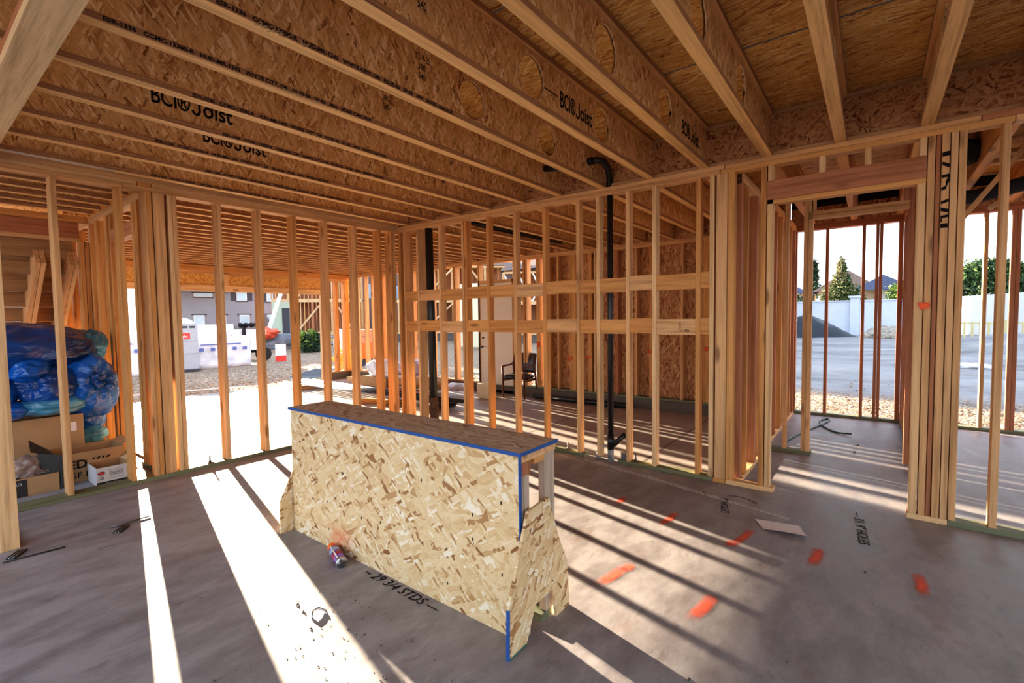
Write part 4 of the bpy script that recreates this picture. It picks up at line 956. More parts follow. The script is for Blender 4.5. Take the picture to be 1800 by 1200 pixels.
# long black pipes on blocks
bd = [((2.05, 6.6), (1.72, .62), .028, BLACK), ((2.15, 6.5), (1.82, .66), .028, BLACK), ((1.95, 6.5), (1.62, .7), .026, BLACK), ((1.83, 6.4), (1.55, .72), .024, BLACK), ((2.25, 6.2), (1.93, .6), .03, BLACK), ((1.7, 6.6), (1.50, 1.2), .022, plain('grey_pipe', (.3, .33, .38), .4))]
nm_ = ['outermost', 'second', 'third', 'thin fourth', 'thick inner', 'grey-striped front']
for i, (a, b_, r_, mm) in enumerate(bd):
    o = tube('pipe_length', None, [(a[0], a[1], G(6) + .10 + r_), (b_[0], b_[1], G(0) + .10 + r_)], r_, mm, 10); tag(o, 'long straight black pipe lying on blocks across the garage slab', 'pipe', 'black pipe lengths on the garage floor')
for x, y in ((1.95, 5.6), (1.75, 2.2), (1.75, 1.0)):
    o = box('support_block', None, x - .45, x + .35, y - .05, y + .05, G(y), G(y) + .095, W['tan', 'x'] if y > 1.5 else BLACKM); tag(o, 'short block under the black pipes, %s' % {5.6: 'near the garage opening', 2.2: 'behind the bench', 1.0: 'beside the double studs'}[y], 'block')
# sacks, wrapped goods, lumber offcuts
for c_, r_, mm, sd, lab in (((2.95, 3.2, .0), (.22, .55, .12), CARD, 3, 'long brown bundle wrapped in film behind the pipes'), ((3.0, 2.5, .0), (.2, .35, .12), CARD, 5, 'brown sack with black print beside the wrapped bundle'),
                            ((3.15, 4.4, .22), (.32, .55, .24), FILMW, 7, 'white plastic sheeting heaped over boxes in the garage corner'), ((3.2, 3.5, .30), (.25, .35, .22), FILMP, 9, 'lilac tinted plastic roll beside the white sheeting'),
                            ((2.9, 1.75, .02), (.25, .25, .07), FILMP, 11, 'small crumpled lilac plastic on the floor left of the cream carton')):
    o = blob('wrapped_bundle', None, c_, r_, mm, sd, .25, None, 4); tag(o, lab, 'bundle')
for (x0, x1, y0, y1, z0, z1, mm, lab) in ((2.85, 3.45, 4.0, 5.0, G(4), .06, CARD, 'flat brown box under the white sheeting'), (3.0, 3.4, 3.1, 3.9, G(3), .14, CARDW, 'stack of pale boards under the lilac roll'), (3.1, 3.45, 5.6, 6.0, G(5), -.06, W['pale', 'x'], 'short stack of pale blocks near the garage corner'),
        (2.35, 2.75, 2.1, 3.9, G(2), G(2) + .05, W['red', 'y'], 'reddish plank lying beyond the pipes')):
    o = box('floor_stack', None, x0, x1, y0, y1, z0, z1, mm); tag(o, lab, 'stack')
sh = thing('lumber_offcut', 'orange lumber offcuts leaning together on the slab behind the bench', 'offcut', (1.42, 2.4, G(2)))
bar('board', sh, (1.20, 2.75, G(2) + .045), (1.55, 2.35, G(2) + .045), .04, .09, 'org'); bar('board', sh, (1.32, 2.68, G(2) + .08), (1.6, 2.12, G(2) + .05), .09, .04, 'org'); box('block', sh, 1.52, 1.62, 2.02, 2.1, G(2), G(2) + .1, W['org', 'z'])
o = box('plastic_cap', None, 1.28, 1.34, 1.78, 1.84, G(1.8), G(1.8) + .05, BLACKM); tag(o, 'small black cap on the sunlit slab behind the bench', 'cap')  # a plastic cap, drawn as a small black block
cl = thing('hose_coil', 'heap of yellow hoses coiled just outside the garage corner', 'hose', (5.2, 9.2, -.45))
for k in range(9):
    r_ = .42 - .01 * k; pts = [(5.25 + .10 * math.sin(k * 2.1) + r_ * math.cos(a), 9.2 + .22 * math.sin(a + k), -.38 + .085 * k + .34 * (math.sin(a) * .5 + .5) * .5) for a in [2 * PI * t_ / 24 for t_ in range(25)]]
    tube('coil', cl, pts, .038, YELL, 8)
o = blob('white_tarp', None, (5.35, 9.8, .62), (.13, .2, .55), FILMW, 15, .25); tag(o, 'white plastic sheeting hanging above the yellow hoses outside', 'tarp')
ot = thing('orange_dumpster', 'orange box body of site equipment outside the garage corner', 'container', (8.0, 11.8, -.45))
box('lower_body', ot, 7.35, 9.0, 11.4, 12.6, -.15, .50, ORANGEP); box('upper_body', ot, 7.40, 9.0, 11.45, 12.6, .505, 1.05, plain('faded_orange', (.75, .25, .13), .5)); text('lettering', ot, '0P   60', (7.5, 11.449, .72), (1, 0, 0), (0, 0, 1), .14, DGREY); box('foot', ot, 7.5, 7.7, 11.5, 12.4, -.45, -.15, DGREY); box('foot', ot, 8.6, 8.8, 11.5, 12.4, -.45, -.15, DGREY)
# hose in the hall
o = tube('garden_hose', None, smooth_pts([(1.75, -4.52, .012), (2.3, -4.62, .012), (2.72, -4.72, .012), (3.05, -4.80, .012), (3.38, -4.86, .012), (3.47, -4.83, .012), (3.30, -4.76, .012), (3.0, -4.80, .012), (2.75, -4.9, .012), (2.62, -5.0, .012), (2.55, -5.13, .03)]), .010, HOSE, 8); tag(o, 'thin green hose curled on the hall slab', 'hose')
for x, y, lab in ((1.75, -5.18, 'tiny dark scrap on the hall slab beyond the sun stripe'), (2.1, -5.2, 'tiny grey scrap on the hall slab by the hose end')):
    o = blob('scrap', None, (x, y, .01), (.025, .012, .008), DSTEEL, 5, .4, None, 2); tag(o, lab, 'scrap')

# ------------------------------------------------------------------ outside, garage side
def gzv(x, y): return gh(x, y)
pp = thing('portable_toilet', 'pale grey portable toilet with red lettered sign outside the garage', 'toilet', (2.4, 16.2, gzv(2.4, 16.2)))
gp = gzv(2.4, 16.2)
box('cabin', pp, 1.83, 2.98, 15.66, 16.8, gp + .08, 1.42, GREYP, .02); box('base', pp, 1.8, 3.0, 15.62, 16.85, gp, gp + .08, DGREY)
for z in (.25, .75): box('rib', pp, 1.85, 2.96, 15.645, 15.66, z, z + .02, plain('rib_grey', (.36, .38, .44), .5), 0)
for i in range(4): box('vent', pp, 1.95 + .25 * i, 2.13 + .25 * i, 15.650, 15.66, 1.24, 1.32, DGREY, 0)
box('sign', pp, 2.28, 2.70, 15.645, 15.659, .82, 1.05, REDP, 0); text('lettering', pp, 'right', (2.31, 15.642, .87), (1, 0, 0), (0, 0, 1), .17, WHITEP)
bm = bmesh.new(); bmesh.ops.create_uvsphere(bm, u_segments=24, v_segments=10, radius=1, matrix=Matrix.Translation((2.4, 16.23, 1.40)) @ Matrix.Diagonal((.66, .62, .26, 1)))
bmesh.ops.delete(bm, geom=[v for v in bm.verts if v.co.z < 1.40 - .02], context='VERTS'); frm(bm, 'roof', pp, FILMW, True)
def wrapped(x, y, w, d, z0, h, lab, words=False):
    t = thing('wrapped_stack', lab, 'stack', (x, y, z0), 'white wrapped material stacks outside')
    bm = bmesh.new(); bmesh.ops.create_cube(bm, size=1, matrix=Matrix.Translation((x, y, z0 + h / 2)) @ Matrix.Diagonal((w, d, h, 1)))
    bmesh.ops.subdivide_edges(bm, edges=bm.edges[:], cuts=7, use_grid_fill=True)
    for v in bm.verts: v.co += Vector([.05 * noise.noise(v.co * 1.7 + Vector((k * 9, 0, 0))) for k in range(3)])
    frm(bm, 'wrap', t, FILMW, True)
    if words:
        for i in range(5): box('print_mark', t, x - w * .42 + i * w * .19, x - w * .42 + i * w * .19 + .16, y - d / 2 - .06, y - d / 2 - .05, z0 + h * .56, z0 + h * .56 + .13, plain('blue_print', (.12, .17, .42), .5), 0)
        box('print_line', t, x - w * .4, x + w * .3, y - d / 2 - .06, y - d / 2 - .05, z0 + h * .75, z0 + h * .78, bpy.data.materials['blue_print'], 0)
wrapped(4.15, 17.0, 2.2, 1.3, -.46, 1.30, 'white wrapped stack with blue print right of the portable toilet', True)
wrapped(4.9, 21, 2.6, 1.4, -.3, 1.62, 'white wrapped stack behind the printed one, higher')
wrapped(.35, 16.2, 1.6, 1.4, -.46, 1.55, 'white wrapped stack left of the portable toilet seen between the posts', True)
wrapped(-1.0, 13.2, 1.8, 1.3, -.46, 1.3, 'white wrapped stack nearest the closet wall, low and wide')
tr = thing('light_tower_trailer', 'white generator trailer with folded black mast and lamps outside the garage', 'trailer', (6.6, 18.6, -.45))
prism('body', tr, [(5.95, .10), (7.55, .10), (7.60, 1.05), (6.2, 1.08), (5.85, .90)], 'y', 18.1, 19.2, WHITEP)
box('frame', tr, 5.75, 7.9, 18.3, 18.42, -.05, .06, BLACKM); box('mast', tr, 6.5, 6.62, 17.95, 18.08, -.02, 1.25, BLACKM)
bm = tube_bm([(7.45, 17.95, -.12), (7.45, 18.2, -.12)], .33, 24); frm(bm, 'wheel', tr, BLACKM)
for i in range(4): tube('lamp', tr, [(6.4 + .24 * i, 17.98, 1.22), (6.4 + .24 * i, 17.9, 1.33)], [.09, .13], INK, 10)
for i, x in enumerate((5.8, 6.2)): tube('jack', tr, [(x, 18.2, -.45), (x, 18.2, .3)], .035, BLACKM, 8)
box('panel_seam', tr, 6.62, 6.64, 18.09, 18.099, .12, 1.05, DGREY, 0); text('lettering', tr, 'O NESS', (6.0, 18.09, .55), (1, 0, 0), (0, 0, 1), .14, DGREY); tube('tail_lamp', tr, [(5.72, 18.22, .02), (5.86, 18.22, .02)], .05, REDP, 8)
box('decal', tr, 6.0, 6.15, 18.09, 18.099, .8, .85, INK, 0); box('decal', tr, 7.2, 7.45, 18.09, 18.099, .32, .40, DGREY, 0)
tr.location.x -= .75; tr.location.y += .25
sg = thing('site_sign', 'white board with red foot leaning by the trailer wheel', 'sign', (6.75, 16.7, -.46))
box('board', sg, 6.48, 6.98, 16.7, 16.72, -.15, .38, WHITEP); box('board_foot', sg, 6.48, 6.98, 16.695, 16.72, -.42, -.151, REDP)
# grey house far behind
gh_ = thing('grey_house', 'large lavender-grey two-storey house far behind the trailer', 'house', (19, 52, -.4))
P0, P1 = Vector((13.5, 54.2, 0)), Vector((23.3, 50.3, 0)); dn = (P1 - P0).normalized(); nn = Vector((dn.y, -dn.x, 0))
def fac(a, z, off=0.0): q = P0 + dn * a + nn * off; return (q.x, q.y, z)
Lh = (P1 - P0).length
def facbox(name, par, a0, a1, z0, z1, o0, o1, mat):
    vs_ = [fac(a, z, o_) for o_ in (o0, o1) for z in (z0, z1) for a in (a0, a1)]
    return mesh(name, par, vs_, [(0, 1, 3, 2), (4, 6, 7, 5), (0, 4, 5, 1), (2, 3, 7, 6), (0, 2, 6, 4), (1, 5, 7, 3)], mat)
facbox('wall', gh_, 0, Lh, -.6, 5.1, -8, 0, GREYW); facbox('eave', gh_, -.3, Lh + .3, 4.85, 5.1, -.1, .35, DGREY)
prism('roof', gh_, [(12.2, 5.1), (24.5, 5.1), (18.4, 8.2)], 'y', 51, 59, ROOFD)
def win(par, a0, a1, z0, z1, trim=True, shut=False):
    w_ = facbox('window', par, a0, a1, z0, z1, .02, .08, WHITE); facbox('pane', par, a0 + .07, a1 - .07, z0 + .07, z1 - .07, .081, .09, GLASSD)
    facbox('trim', par, a0 - .2, a1 + .2, z1, z1 + .12, .01, .07, DGREY); facbox('trim', par, a0 - .12, a1 + .12, z0 - .12, z0, .01, .07, DGREY)
    if shut: facbox('shutter', par, a0 - .55, a0 - .05, z0, z1, .02, .07, DGREY); facbox('shutter', par, a1 + .05, a1 + .55, z0, z1, .02, .07, DGREY)
win(gh_, 2.6, 4.3, 4.2, 4.6); win(gh_, 4.75, 5.35, 3.3, 4.6); win(gh_, 6.6, 7.6, 3.8, 4.75, shut=True); win(gh_, 9.6, 10.4, 3.7, 4.75, shut=True)
win(gh_, 2.5, 3.5, 1.0, 2.2); win(gh_, 4.9, 5.5, .8, 2.2); win(gh_, 6.8, 7.8, 1.1, 2.2); win(gh_, 9.6, 10.4, 1.2, 2.2)
wt = thing('white_house', 'pale gabled house beyond the garage seen between the left posts', 'house', (5.6, 52, -.4))
box('wall', wt, 3.2, 7.2, 51.5, 56, -.5, 4.0, WHITE, 0); prism('roof', wt, [(2.9, 4.0), (7.6, 4.0), (5.3, 6.0)], 'y', 51.2, 56, DGREY); box('window', wt, 4.6, 5.4, 51.45, 51.5, 2.2, 3.4, GLASSD, 0); box('porch', wt, 2.0, 8.5, 49, 51.4, -.5, 1.2, DGREY, 0)
fe = thing('board_fence', 'weathered board fence and leaning sheet in front of the grey house', 'fence', (15, 40, -.4))
for i in range(16):
    x = 10.2 + i * .55; box('board', fe, x, x + .5, 42 - .1 * i, 42.04 - .1 * i, -.5, 1.05 + .1 * (i % 2), plain('fence_grey', (.30, .26, .24), .9, var=.2) if i == 0 else bpy.data.materials['fence_grey'], 0)
bar('leaning_sheet', fe, (14.0, 37.5, -.3), (16.2, 37.0, 1.4), .05, 1.6, plain('mesh_sheet', (.33, .27, .27), .9), up=(0, 0, 1))

def hiproof(t, x0, x1, y0, y1, z0, z1, mat):
    r_ = min(x1 - x0, y1 - y0) / 2; cx = (x0 + x1) / 2
    if y1 - y0 > x1 - x0: rp = [(cx, y0 + r_, z1), (cx, y1 - r_, z1)]
    else: cy = (y0 + y1) / 2; rp = [(x0 + r_, cy, z1), (x1 - r_, cy, z1)]
    v_ = [(x0, y0, z0), (x1, y0, z0), (x1, y1, z0), (x0, y1, z0)] + rp
    f_ = [(0, 1, 4), (1, 2, 5, 4), (2, 3, 5), (3, 0, 4, 5)] if y1 - y0 > x1 - x0 else [(0, 1, 5, 4), (1, 2, 5), (2, 3, 4, 5), (3, 0, 4)]
    mesh('roof', t, v_, f_, mat)

# framed houses under construction
def framed(label, a, b_, z0, hts, tone, deep, extra=True, sp=.55, rich=True, truss=False):
    a, b_ = Vector((*a, 0)), Vector((*b_, 0)); d = (b_ - a).normalized(); n_ = Vector((-d.y, d.x, 0)); L = (b_ - a).length
    t = thing('framed_house', label, 'house', (a.x, a.y, z0)); z = z0
    rr = random.Random(int(L * 10)); ns = int(L / sp)
    for s_, h in enumerate(hts):
        for k in range(ns + 1):
            q = a + d * (L * k / ns); w_ = .07 if rr.random() < .7 else .2
            bar('stud', t, (q.x, q.y, z), (q.x, q.y, z + h), w_, .09, W[rr.choice(tone), 'x'], up=(n_.x, n_.y, 0))
        for zz in (z, z + h):
            bar('plate', t, (a.x, a.y, zz), (b_.x, b_.y, zz), .12, .14, W['pale', 'x'])
        q0, q1 = a + d * L * .25 + n_ * -.1, a + d * L * .55 + n_ * -.1
        bar('diagonal_brace', t, (q0.x, q0.y, z), (q1.x, q1.y, z + h), .05, .14, W['pale', 'x'])
        q0, q1 = a + d * L * .9 + n_ * -.1, a + d * L * .68 + n_ * -.1
        bar('diagonal_brace', t, (q0.x, q0.y, z), (q1.x, q1.y, z + h), .05, .14, W['pale', 'x'])
        z += h + .14
    bk, be = a + n_ * deep, b_ + n_ * deep
    mesh('back_sheathing', t, [(bk.x, bk.y, z0 - .4), (be.x, be.y, z0 - .4), (be.x, be.y, z), (bk.x, bk.y, z)], [(0, 1, 2, 3)], W['red', 'z'])
    top = [(a.x, a.y, z), (b_.x, b_.y, z), (be.x, be.y, z), (bk.x, bk.y, z)]; mesh('roof_deck', t, top, [(0, 1, 2, 3)], OSBD)
    mesh('floor_deck', t, [(q_[0], q_[1], z0 + hts[0] + .05) for q_ in top], [(0, 1, 2, 3)], OSBD)
    mesh('pad', t, [(a.x, a.y, z0 - .8), (b_.x, b_.y, z0 - .8), (b_.x, b_.y, z0), (a.x, a.y, z0), (bk.x, bk.y, z0), (be.x, be.y, z0)], [(0, 1, 2, 3), (3, 2, 5, 4)], CONCB)
    if truss:
        for k in range(int(L / 1.1)):
            q0 = a + d * (k * 1.1); q1 = a + d * (k * 1.1 + 1.0); zt = z - .1 - hts[-1]
            bar('truss_web', t, (q0.x, q0.y, zt), (q1.x, q1.y, zt + hts[-1]), .06, .12, WHITE); bar('truss_web', t, (q0.x, q0.y, zt + hts[-1]), (q1.x, q1.y, zt), .06, .12, WHITE)
    return t, a, d, n_, L
f1, a_, d_, n_, L_ = framed('open framed two-storey house under construction behind the garage opening', (14.6, 33.5), (20.6, 29.9), .45, (2.6, 2.7), ('tan', 'red', 'org', 'pale'), 1.4, sp=.30)
q0, q1 = a_ + n_ * -.15, a_ + d_ * 1.5 + n_ * -.15
mesh('green_sheathing', f1, [(q0.x, q0.y, .3), (q1.x, q1.y, .3), (q1.x, q1.y, 3.0), (q0.x, q0.y, 3.0)], [(0, 1, 2, 3)], GREENS)
qa, qb = a_ + d_ * .75 + n_ * -.2, a_ + d_ * 1.3 + n_ * -.2; mesh('doorway', f1, [(qa.x, qa.y, .45), (qb.x, qb.y, .45), (qb.x, qb.y, 2.5), (qa.x, qa.y, 2.5)], [(0, 1, 2, 3)], DGREY)
bar('ramp', f1, (12.2, 30.0, -.3), (14.9, 32.6, 3.6), .3, .08, WHITEP)
framed('framed house with white siding bands seen past the garage corner', (21.5, 27.0), (28.0, 20.0), .3, (2.6, 2.8), ('org', 'red', 'tan'), 4)
framed('dark framed house with white roof trusses seen above the white door', (24.0, 17.0), (29.0, 8.0), .2, (2.3, 2.2), ('org', 'red', 'tan'), 5, truss=True, sp=.8)
o = box('sheathed_panel', None, 17.5, 17.7, 12.5, 15.5, -.3, 3.6, plain('cream_sheet', (.72, .68, .5), .7, var=.05)); tag(o, 'tall cream sheathed panel beyond the far garage wall', 'panel')
o = box('wrapped_column', None, 12.0, 12.2, 6.9, 7.4, .2, 3.0, plain('house_wrap', (.66, .72, .86), .6, var=.2)); tag(o, 'blue-white house wrap strip left of the white door', 'house wrap')
rh = thing('brown_house', 'tall finished brown house far behind the framed ones', 'house', (32, 45, -.4))
box('wall', rh, 18, 47, 35, 40, -.5, 8.2, plain('brown_siding', (.20, .15, .14), .9, var=.05), 0); prism('roof', rh, [(34.5, 8.2), (40.5, 8.2), (37.5, 9.6)], 'x', 17.5, 47.5, ROOFB)
for i in range(6): box('window', rh, 20.5 + i * 4, 22 + i * 4, 34.95, 35, 3.6, 5.0, GLASSD, 0)
dh = thing('shaded_house', 'dark brown house filling the gap behind the framed houses beyond the white door', 'house', (36, 14, -.4))
box('wall', dh, 34, 42, 2, 30, -.5, 6.2, bpy.data.materials['brown_siding'], 0); hiproof(dh, 33.5, 42.5, 1.5, 30.5, 6.2, 8.0, ROOFB)
for i in range(5): box('window', dh, 33.95, 34, 4.5 + i * 5, 6 + i * 5, 3.4, 4.8, GLASSD, 0)
lm = thing('lumber_stack', 'stack of pale lumber lying before the framed house', 'lumber', (15, 29, -.3))
for i in range(4): box('board_layer', lm, 12.4 + .15 * i, 17.5 + .1 * i, 28.2, 29.4, -.35 + .22 * i, -.16 + .22 * i, W['pale', 'x'] if i % 2 else plain('grey_lumber', (.42, .41, .40), .8) if i == 0 else bpy.data.materials['grey_lumber'])
bp = thing('brick_pile', 'small reddish pile beside the framed house', 'pile', (18, 27.6, -.3)); blob('heap', bp, (19.0, 27.2, -.1), (1.0, .7, .55), plain('red_rubble', (.28, .12, .07), .9, var=.5, scale=8), 3, .35)
rt_ = thing('red_tarp', 'red plastic crumpled beside the trailer', 'tarp', (9.2, 23.5, .2)); blob('sheet', rt_, (9.3, 23.5, .75), (.7, .4, .28), plain('red_sheet', (.75, .12, .06), .5, var=.3), 6, .4)
mt = blob('dirt_mound', None, (10.2, 24.4, -.35), (3.2, 1.4, .85), plain('grey_dirt', (.17, .17, .19), .95, var=.4, scale=3, bmp=.6), 2, .3, sub=5); tag(mt, 'low grey dirt mound behind the trailer', 'mound')
def cards(bm, c_, r_, n_, s_, rr, shell=.55, spike=0):
    for _ in range(n_):
        d = Vector((rr.gauss(0, 1), rr.gauss(0, 1), rr.gauss(0, 1))).normalized() * (rr.random() ** .4) * (1 + abs(rr.gauss(0, .22)))
        p_ = Vector((c_[0] + d.x * r_[0], c_[1] + d.y * r_[1], c_[2] + d.z * r_[2])); s2 = s_ * rr.uniform(.5, 1.4)
        u = Vector((rr.gauss(0, 1), rr.gauss(0, 1), rr.gauss(0, 1) + spike)).normalized(); v_ = u.orthogonal().normalized(); v_.rotate(Matrix.Rotation(rr.random() * 6, 3, u))
        w_ = .28 if spike else .55
        q = [bm.verts.new(p_ + u * s2), bm.verts.new(p_ + v_ * s2 * w_), bm.verts.new(p_ - u * s2), bm.verts.new(p_ - v_ * s2 * w_)]; bm.faces.new(q)
def tree(name, label, base, clumps, mat, trunk, s_, n_, seed, spike=0, mat2=None):
    t = thing(name, label, 'tree' if 'bush' not in name else 'bush', base); rr = random.Random(seed); bm = bmesh.new(); bm2 = bmesh.new()
    for c_, r_ in clumps:
        cards(bm, (base[0] + c_[0], base[1] + c_[1], base[2] + c_[2]), r_, n_, s_, rr, spike=spike)
        if mat2: cards(bm2, (base[0] + c_[0] - .2, base[1] + c_[1] + .1, base[2] + c_[2] + .2), r_, n_ // 3, s_, rr, spike=spike)
    frm(bm, 'foliage', t, mat)
    if mat2: frm(bm2, 'foliage', t, mat2)
    else: bm2.free()
    tube('trunk', t, [base, (base[0], base[1], base[2] + trunk * .5), (base[0] + .05, base[1], base[2] + trunk)], [trunk * .03 + .02, trunk * .022 + .015, .02], BARK, 8)
tree('green_bush', 'grey-green flowering bush outside the garage near the post', (10.9, 21.4, -.45), [((0, 0, .35), (.7, .5, .4)), ((-.3, 0, .75), (.25, .25, .35)), ((.35, 0, .8), (.25, .25, .35))], LEAFD, .5, .09, 700, 4, mat2=LEAFY)
bs = mesh('black_sheet', None, [(3.3, 9.3, -.44), (5.2, 8.9, -.38), (5.6, 9.8, -.26), (4.6, 10.1, -.20), (3.6, 10.0, -.38)], [(0, 1, 2, 3, 4)], TARP); tag(bs, 'black plastic sheet folded on the gravel near the garage post', 'plastic sheet')
o = tube('white_cord', None, [(-1.2, 9.6, -.36), (1.2, 9.1, -.38), (3.6, 8.0, -.40), (4.6, 7.4, -.41)], .02, WHITEP, 8); tag(o, 'thin white cord lying across the gravel outside the garage', 'pipe')  # a white cord laid over the gravel, drawn as a tube

# ------------------------------------------------------------------ outside, yard side
ws = struct('wall_yard', 'white block boundary wall across the yard')
box('panel', ws, 37, 37.2, -8.6, 22, -.6, 2.30, STUCCO, 0); box('cap', ws, 36.93, 37.27, -8.6, 22, 2.30, 2.38, STUCCO, 0)
box('pilaster', ws, 36.75, 37.3, -4.55, -4.0, -.6, 2.55, STUCCO, 0); box('pilaster_cap', ws, 36.65, 37.4, -4.65, -3.9, 2.55, 2.68, STUCCO, 0)
box('pilaster', ws, 36.75, 37.3, 7, 7.5, -.6, 2.55, STUCCO, 0)
a_, b_ = Vector((41.5, -9.6, 0)), Vector((30.5, -12.9, 0)); dd = (b_ - a_).normalized(); n_ = Vector((dd.y, -dd.x, 0)) * .2
mesh('panel', ws, [(*(a_)[:2], -.6), (*(b_)[:2], -.6), (*(b_)[:2], 2.5), (*(a_)[:2], 2.5), (*(a_ - n_)[:2], -.6), (*(b_ - n_)[:2], -.6), (*(b_ - n_)[:2], 2.5), (*(a_ - n_)[:2], 2.5)], [(0, 1, 2, 3), (4, 7, 6, 5), (3, 2, 6, 7), (0, 3, 7, 4)], plain('white_wall_sunny', (.72, .72, .72), .9, var=.04))  # lit copy of the wall white, sunlight put into a brighter colour
mo = thing('tarp_mound', 'black tarp covered mound against the white block wall', 'mound', (33, -1.2, -.2)); vs_, fs_ = [], []
rr = random.Random(9); NN = 26
for j in range(NN + 1):
    for i in range(NN + 1):
        u, v_ = i / NN * 2 - 1, j / NN * 2 - 1; h = max(0, 1 - (abs(u) ** 1.15 + v_ * v_)); vs_.append((33 + v_ * 1.6, -1.7 + u * 3.0, -.2 + 1.65 * h + .10 * noise.noise(Vector((u * 7, v_ * 3, 1))) + .06 * abs(noise.noise(Vector((u * 14, v_ * 5, 4))))))
for j in range(NN):
    for i in range(NN): k = j * (NN + 1) + i; fs_.append((k, k + 1, k + NN + 2, k + NN + 1))
mesh('tarp', mo, vs_, fs_, TARP, True)
for i in range(6): tube('fold', mo, [(31.5 + .1 * i, 1.0 - .35 * i, .0), (31.7 + .1 * i, .3 - .3 * i, .35 + .09 * i), (32.3, -.8 - .1 * i, .9 + .04 * i)], .035, plain('tarp_edge', (.5, .48, .44), .7) if i == 0 else bpy.data.materials['tarp_edge'], 6)
o = blob('gravel_heap', None, (32.6, -6.1, -.15), (1.2, 1.25, .75), plain('heap_gravel', (.36, .31, .25), .95, var=.5, scale=7, bmp=.8), 4, .22, sub=5); tag(o, 'low tan gravel heap against the white block wall', 'gravel heap')
o = blob('gravel_bank', None, (24, -13.2, -.7), (5, 3.2, 1.35), plain('bank_gravel', (.25, .24, .23), .95, var=.4, scale=6, bmp=.8), 8, .12, sub=5); tag(o, 'long grey gravel bank at the far right of the yard', 'gravel bank')
pk = thing('picket_barrier', 'pale yellow timber barrier standing on the gravel bank', 'fence', (31, -10.2, 0))
a_, b_ = Vector((31.5, -9.0, .35)), Vector((31.0, -11.8, .35))
YW = plain('yellow_timber', (.60, .52, .28), .8)
for k in range(10):
    q = a_ + (b_ - a_) * (k / 9); box('picket', pk, q.x - .04, q.x + .04, q.y - .05, q.y + .05, -.35, .92 if k % 3 else 1.0, YW, 0)
for z in (-.22, .82): bar('rail', pk, (a_.x, a_.y, z), (b_.x, b_.y, z), .05, .10, YW)
o = blob('white_litter', None, (14.6, -7.6, gh(14.6, -7.6) + .04), (.3, .42, .09), FILMW, 6, .35, None, 3); tag(o, 'crumpled white plastic lying in the yard', 'litter')
h1 = thing('tan_house', 'tan stucco house with brown hip roof beyond the white wall', 'house', (90, -1, -.5))
box('wall', h1, 86, 98, -5.5, 1.6, -.5, 4.9, STUCCOB, 0); hiproof(h1, 85.2, 99, -6.5, 2.6, 4.9, 8.4, ROOFB)
w_ = box('window', h1, 85.9, 86, -1.9, -.1, 2.6, 4.5, DGREY, 0)
for k in range(3): box('pane', h1, 85.85, 85.9, -1.8 + .6 * k, -1.32 + .6 * k, 2.7, 4.4, WHITE, 0)
h2 = thing('blue_roof_house', 'house wing with dark blue roof right of the tan house', 'house', (88, -7.5, -.5))
box('wall', h2, 84, 92, -9.6, -5.6, -.5, 4.8, plain('grey_stucco', (.42, .42, .38), .9, var=.05), 0); hiproof(h2, 83, 93, -10.3, -2.5, 4.8, 7.2, ROOFD)
box('window', h2, 83.9, 84, -8.3, -7.7, 3.0, 4.3, WHITE, 0)
h3 = thing('solar_house', 'house with blue solar panels on its roof at the left of the yard view', 'house', (90, 8, -.5))
box('wall', h3, 86, 96, 2.9, 13, -.5, 4.7, STUCCOB, 0); hiproof(h3, 85, 97, 2.75, 14, 4.7, 7.8, ROOFD)
mesh('solar_panel', h3, [(85.6, 5.0, 5.1), (85.6, 11.5, 5.1), (89, 9.6, 6.9), (89, 7.2, 6.9)], [(0, 1, 2, 3)], SOLAR)
tree('conifer', 'mixed green young tree in front of the tan house', (60, -2.45, -.3), [((0, 0, 2.6), (1.2, 2.1, 1.4)), ((0, 0, 3.9), (1, 1.5, 1.2)), ((0, 0, 5.2), (.6, .7, 1.0)), ((0, 0, 6.6), (.4, .35, 1.0))], LEAF, 6.5, .13, 2200, 5, mat2=plain('leaf_tan', (.26, .24, .12), .8, var=.4))
tree('cypress', 'narrow dark cypress behind the tan house', (100, 3.6, -.5), [((0, 0, 6 + 1.1 * k), (.9 - .1 * k, .95 - .12 * k, 1.3)) for k in range(5)], LEAFD, 10, .3, 260, 6)
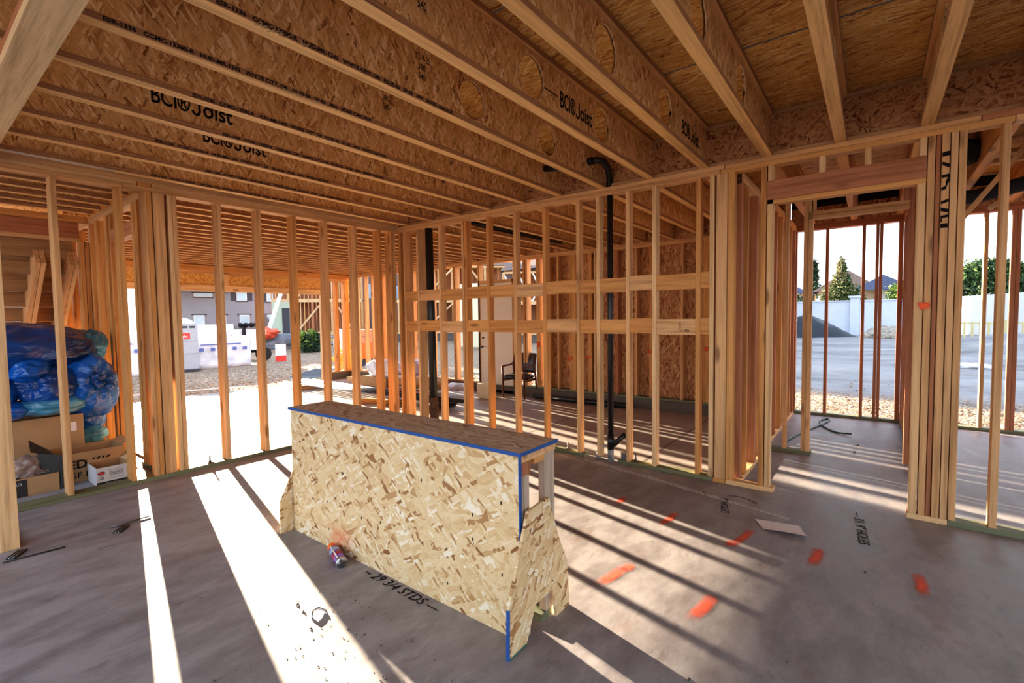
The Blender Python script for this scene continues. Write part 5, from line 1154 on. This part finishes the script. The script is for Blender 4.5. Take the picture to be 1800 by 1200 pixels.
tree('round_tree', 'bright yellow-green tree at the right of the houses', (62, -8.1, -.3), [((0, 0, 2.6), (1.2, 1.5, 1.6)), ((0, -.6, 4.1), (1.1, 1.2, 1.1)), ((0, .3, 3.7), (1, 1.1, 1))], LEAFD, 4.5, .13, 2000, 7, mat2=LEAFY)
tree('pine', 'large dark pine beyond the far white wall', (66, -15.6, -.3), [((0, 0, 4.4), (1.8, 3.4, 1.5)), ((0, .6, 5.8), (1.5, 2.2, 1.2)), ((0, -1.8, 5.4), (1.3, 1.7, 1.0)), ((0, 2.2, 5.0), (1.2, 1.5, 1.1)), ((0, -3.2, 4.4), (1.2, 1.3, .9))], LEAFD, 6, .26, 3000, 8, spike=.8, mat2=plain('needle_light', (.10, .17, .05), .7, var=.4))
tree('green_bush', 'small dark bush above the white wall by the solar house', (80, 3.7, -.3), [((0, 0, 3.4), (.8, 1.3, 1.1))], LEAFD, 3, .2, 500, 12)

# ------------------------------------------------------------------ light
w = bpy.data.worlds.new('world'); bpy.context.scene.world = w; w.use_nodes = True; nt = w.node_tree
bg = nt.nodes['Background']; tc = nt.nodes.new('ShaderNodeTexCoord'); sp = nt.nodes.new('ShaderNodeSeparateXYZ'); nt.links.new(tc.outputs['Generated'], sp.inputs[0])
rp = ramp(nt, [(0, (.45, .42, .40)), (.499, (.62, .62, .62)), (.502, (1.0, 1.0, 1.0)), (.62, (.80, .90, 1.0)), (1, (.50, .68, 1.0))], math_(nt, 'ADD', math_(nt, 'MULTIPLY', sp.outputs[2], .5), .5))
nt.links.new(rp.outputs[0], bg.inputs[0]); bg.inputs[1].default_value = 2.15
sd = Vector((-math.cos(math.radians(10.4)) * .2317, -math.cos(math.radians(10.4)) * .9728, -math.sin(math.radians(10.4))))
sl = bpy.data.lights.new('sun', 'SUN'); sl.energy = 34; sl.angle = math.radians(.55); sl.color = (1, .83, .60)
so = bpy.data.objects.new('sun', sl); C.objects.link(so); so.rotation_euler = sd.to_track_quat('-Z', 'Y').to_euler()
vs_ = bpy.context.scene.view_settings
vs_.view_transform = 'Standard'; vs_.look = 'Medium High Contrast'; vs_.exposure = .12
bpy.context.scene.cycles.max_bounces = 10; bpy.context.scene.cycles.diffuse_bounces = 6
bpy.context.scene.cycles.transparent_max_bounces = 12
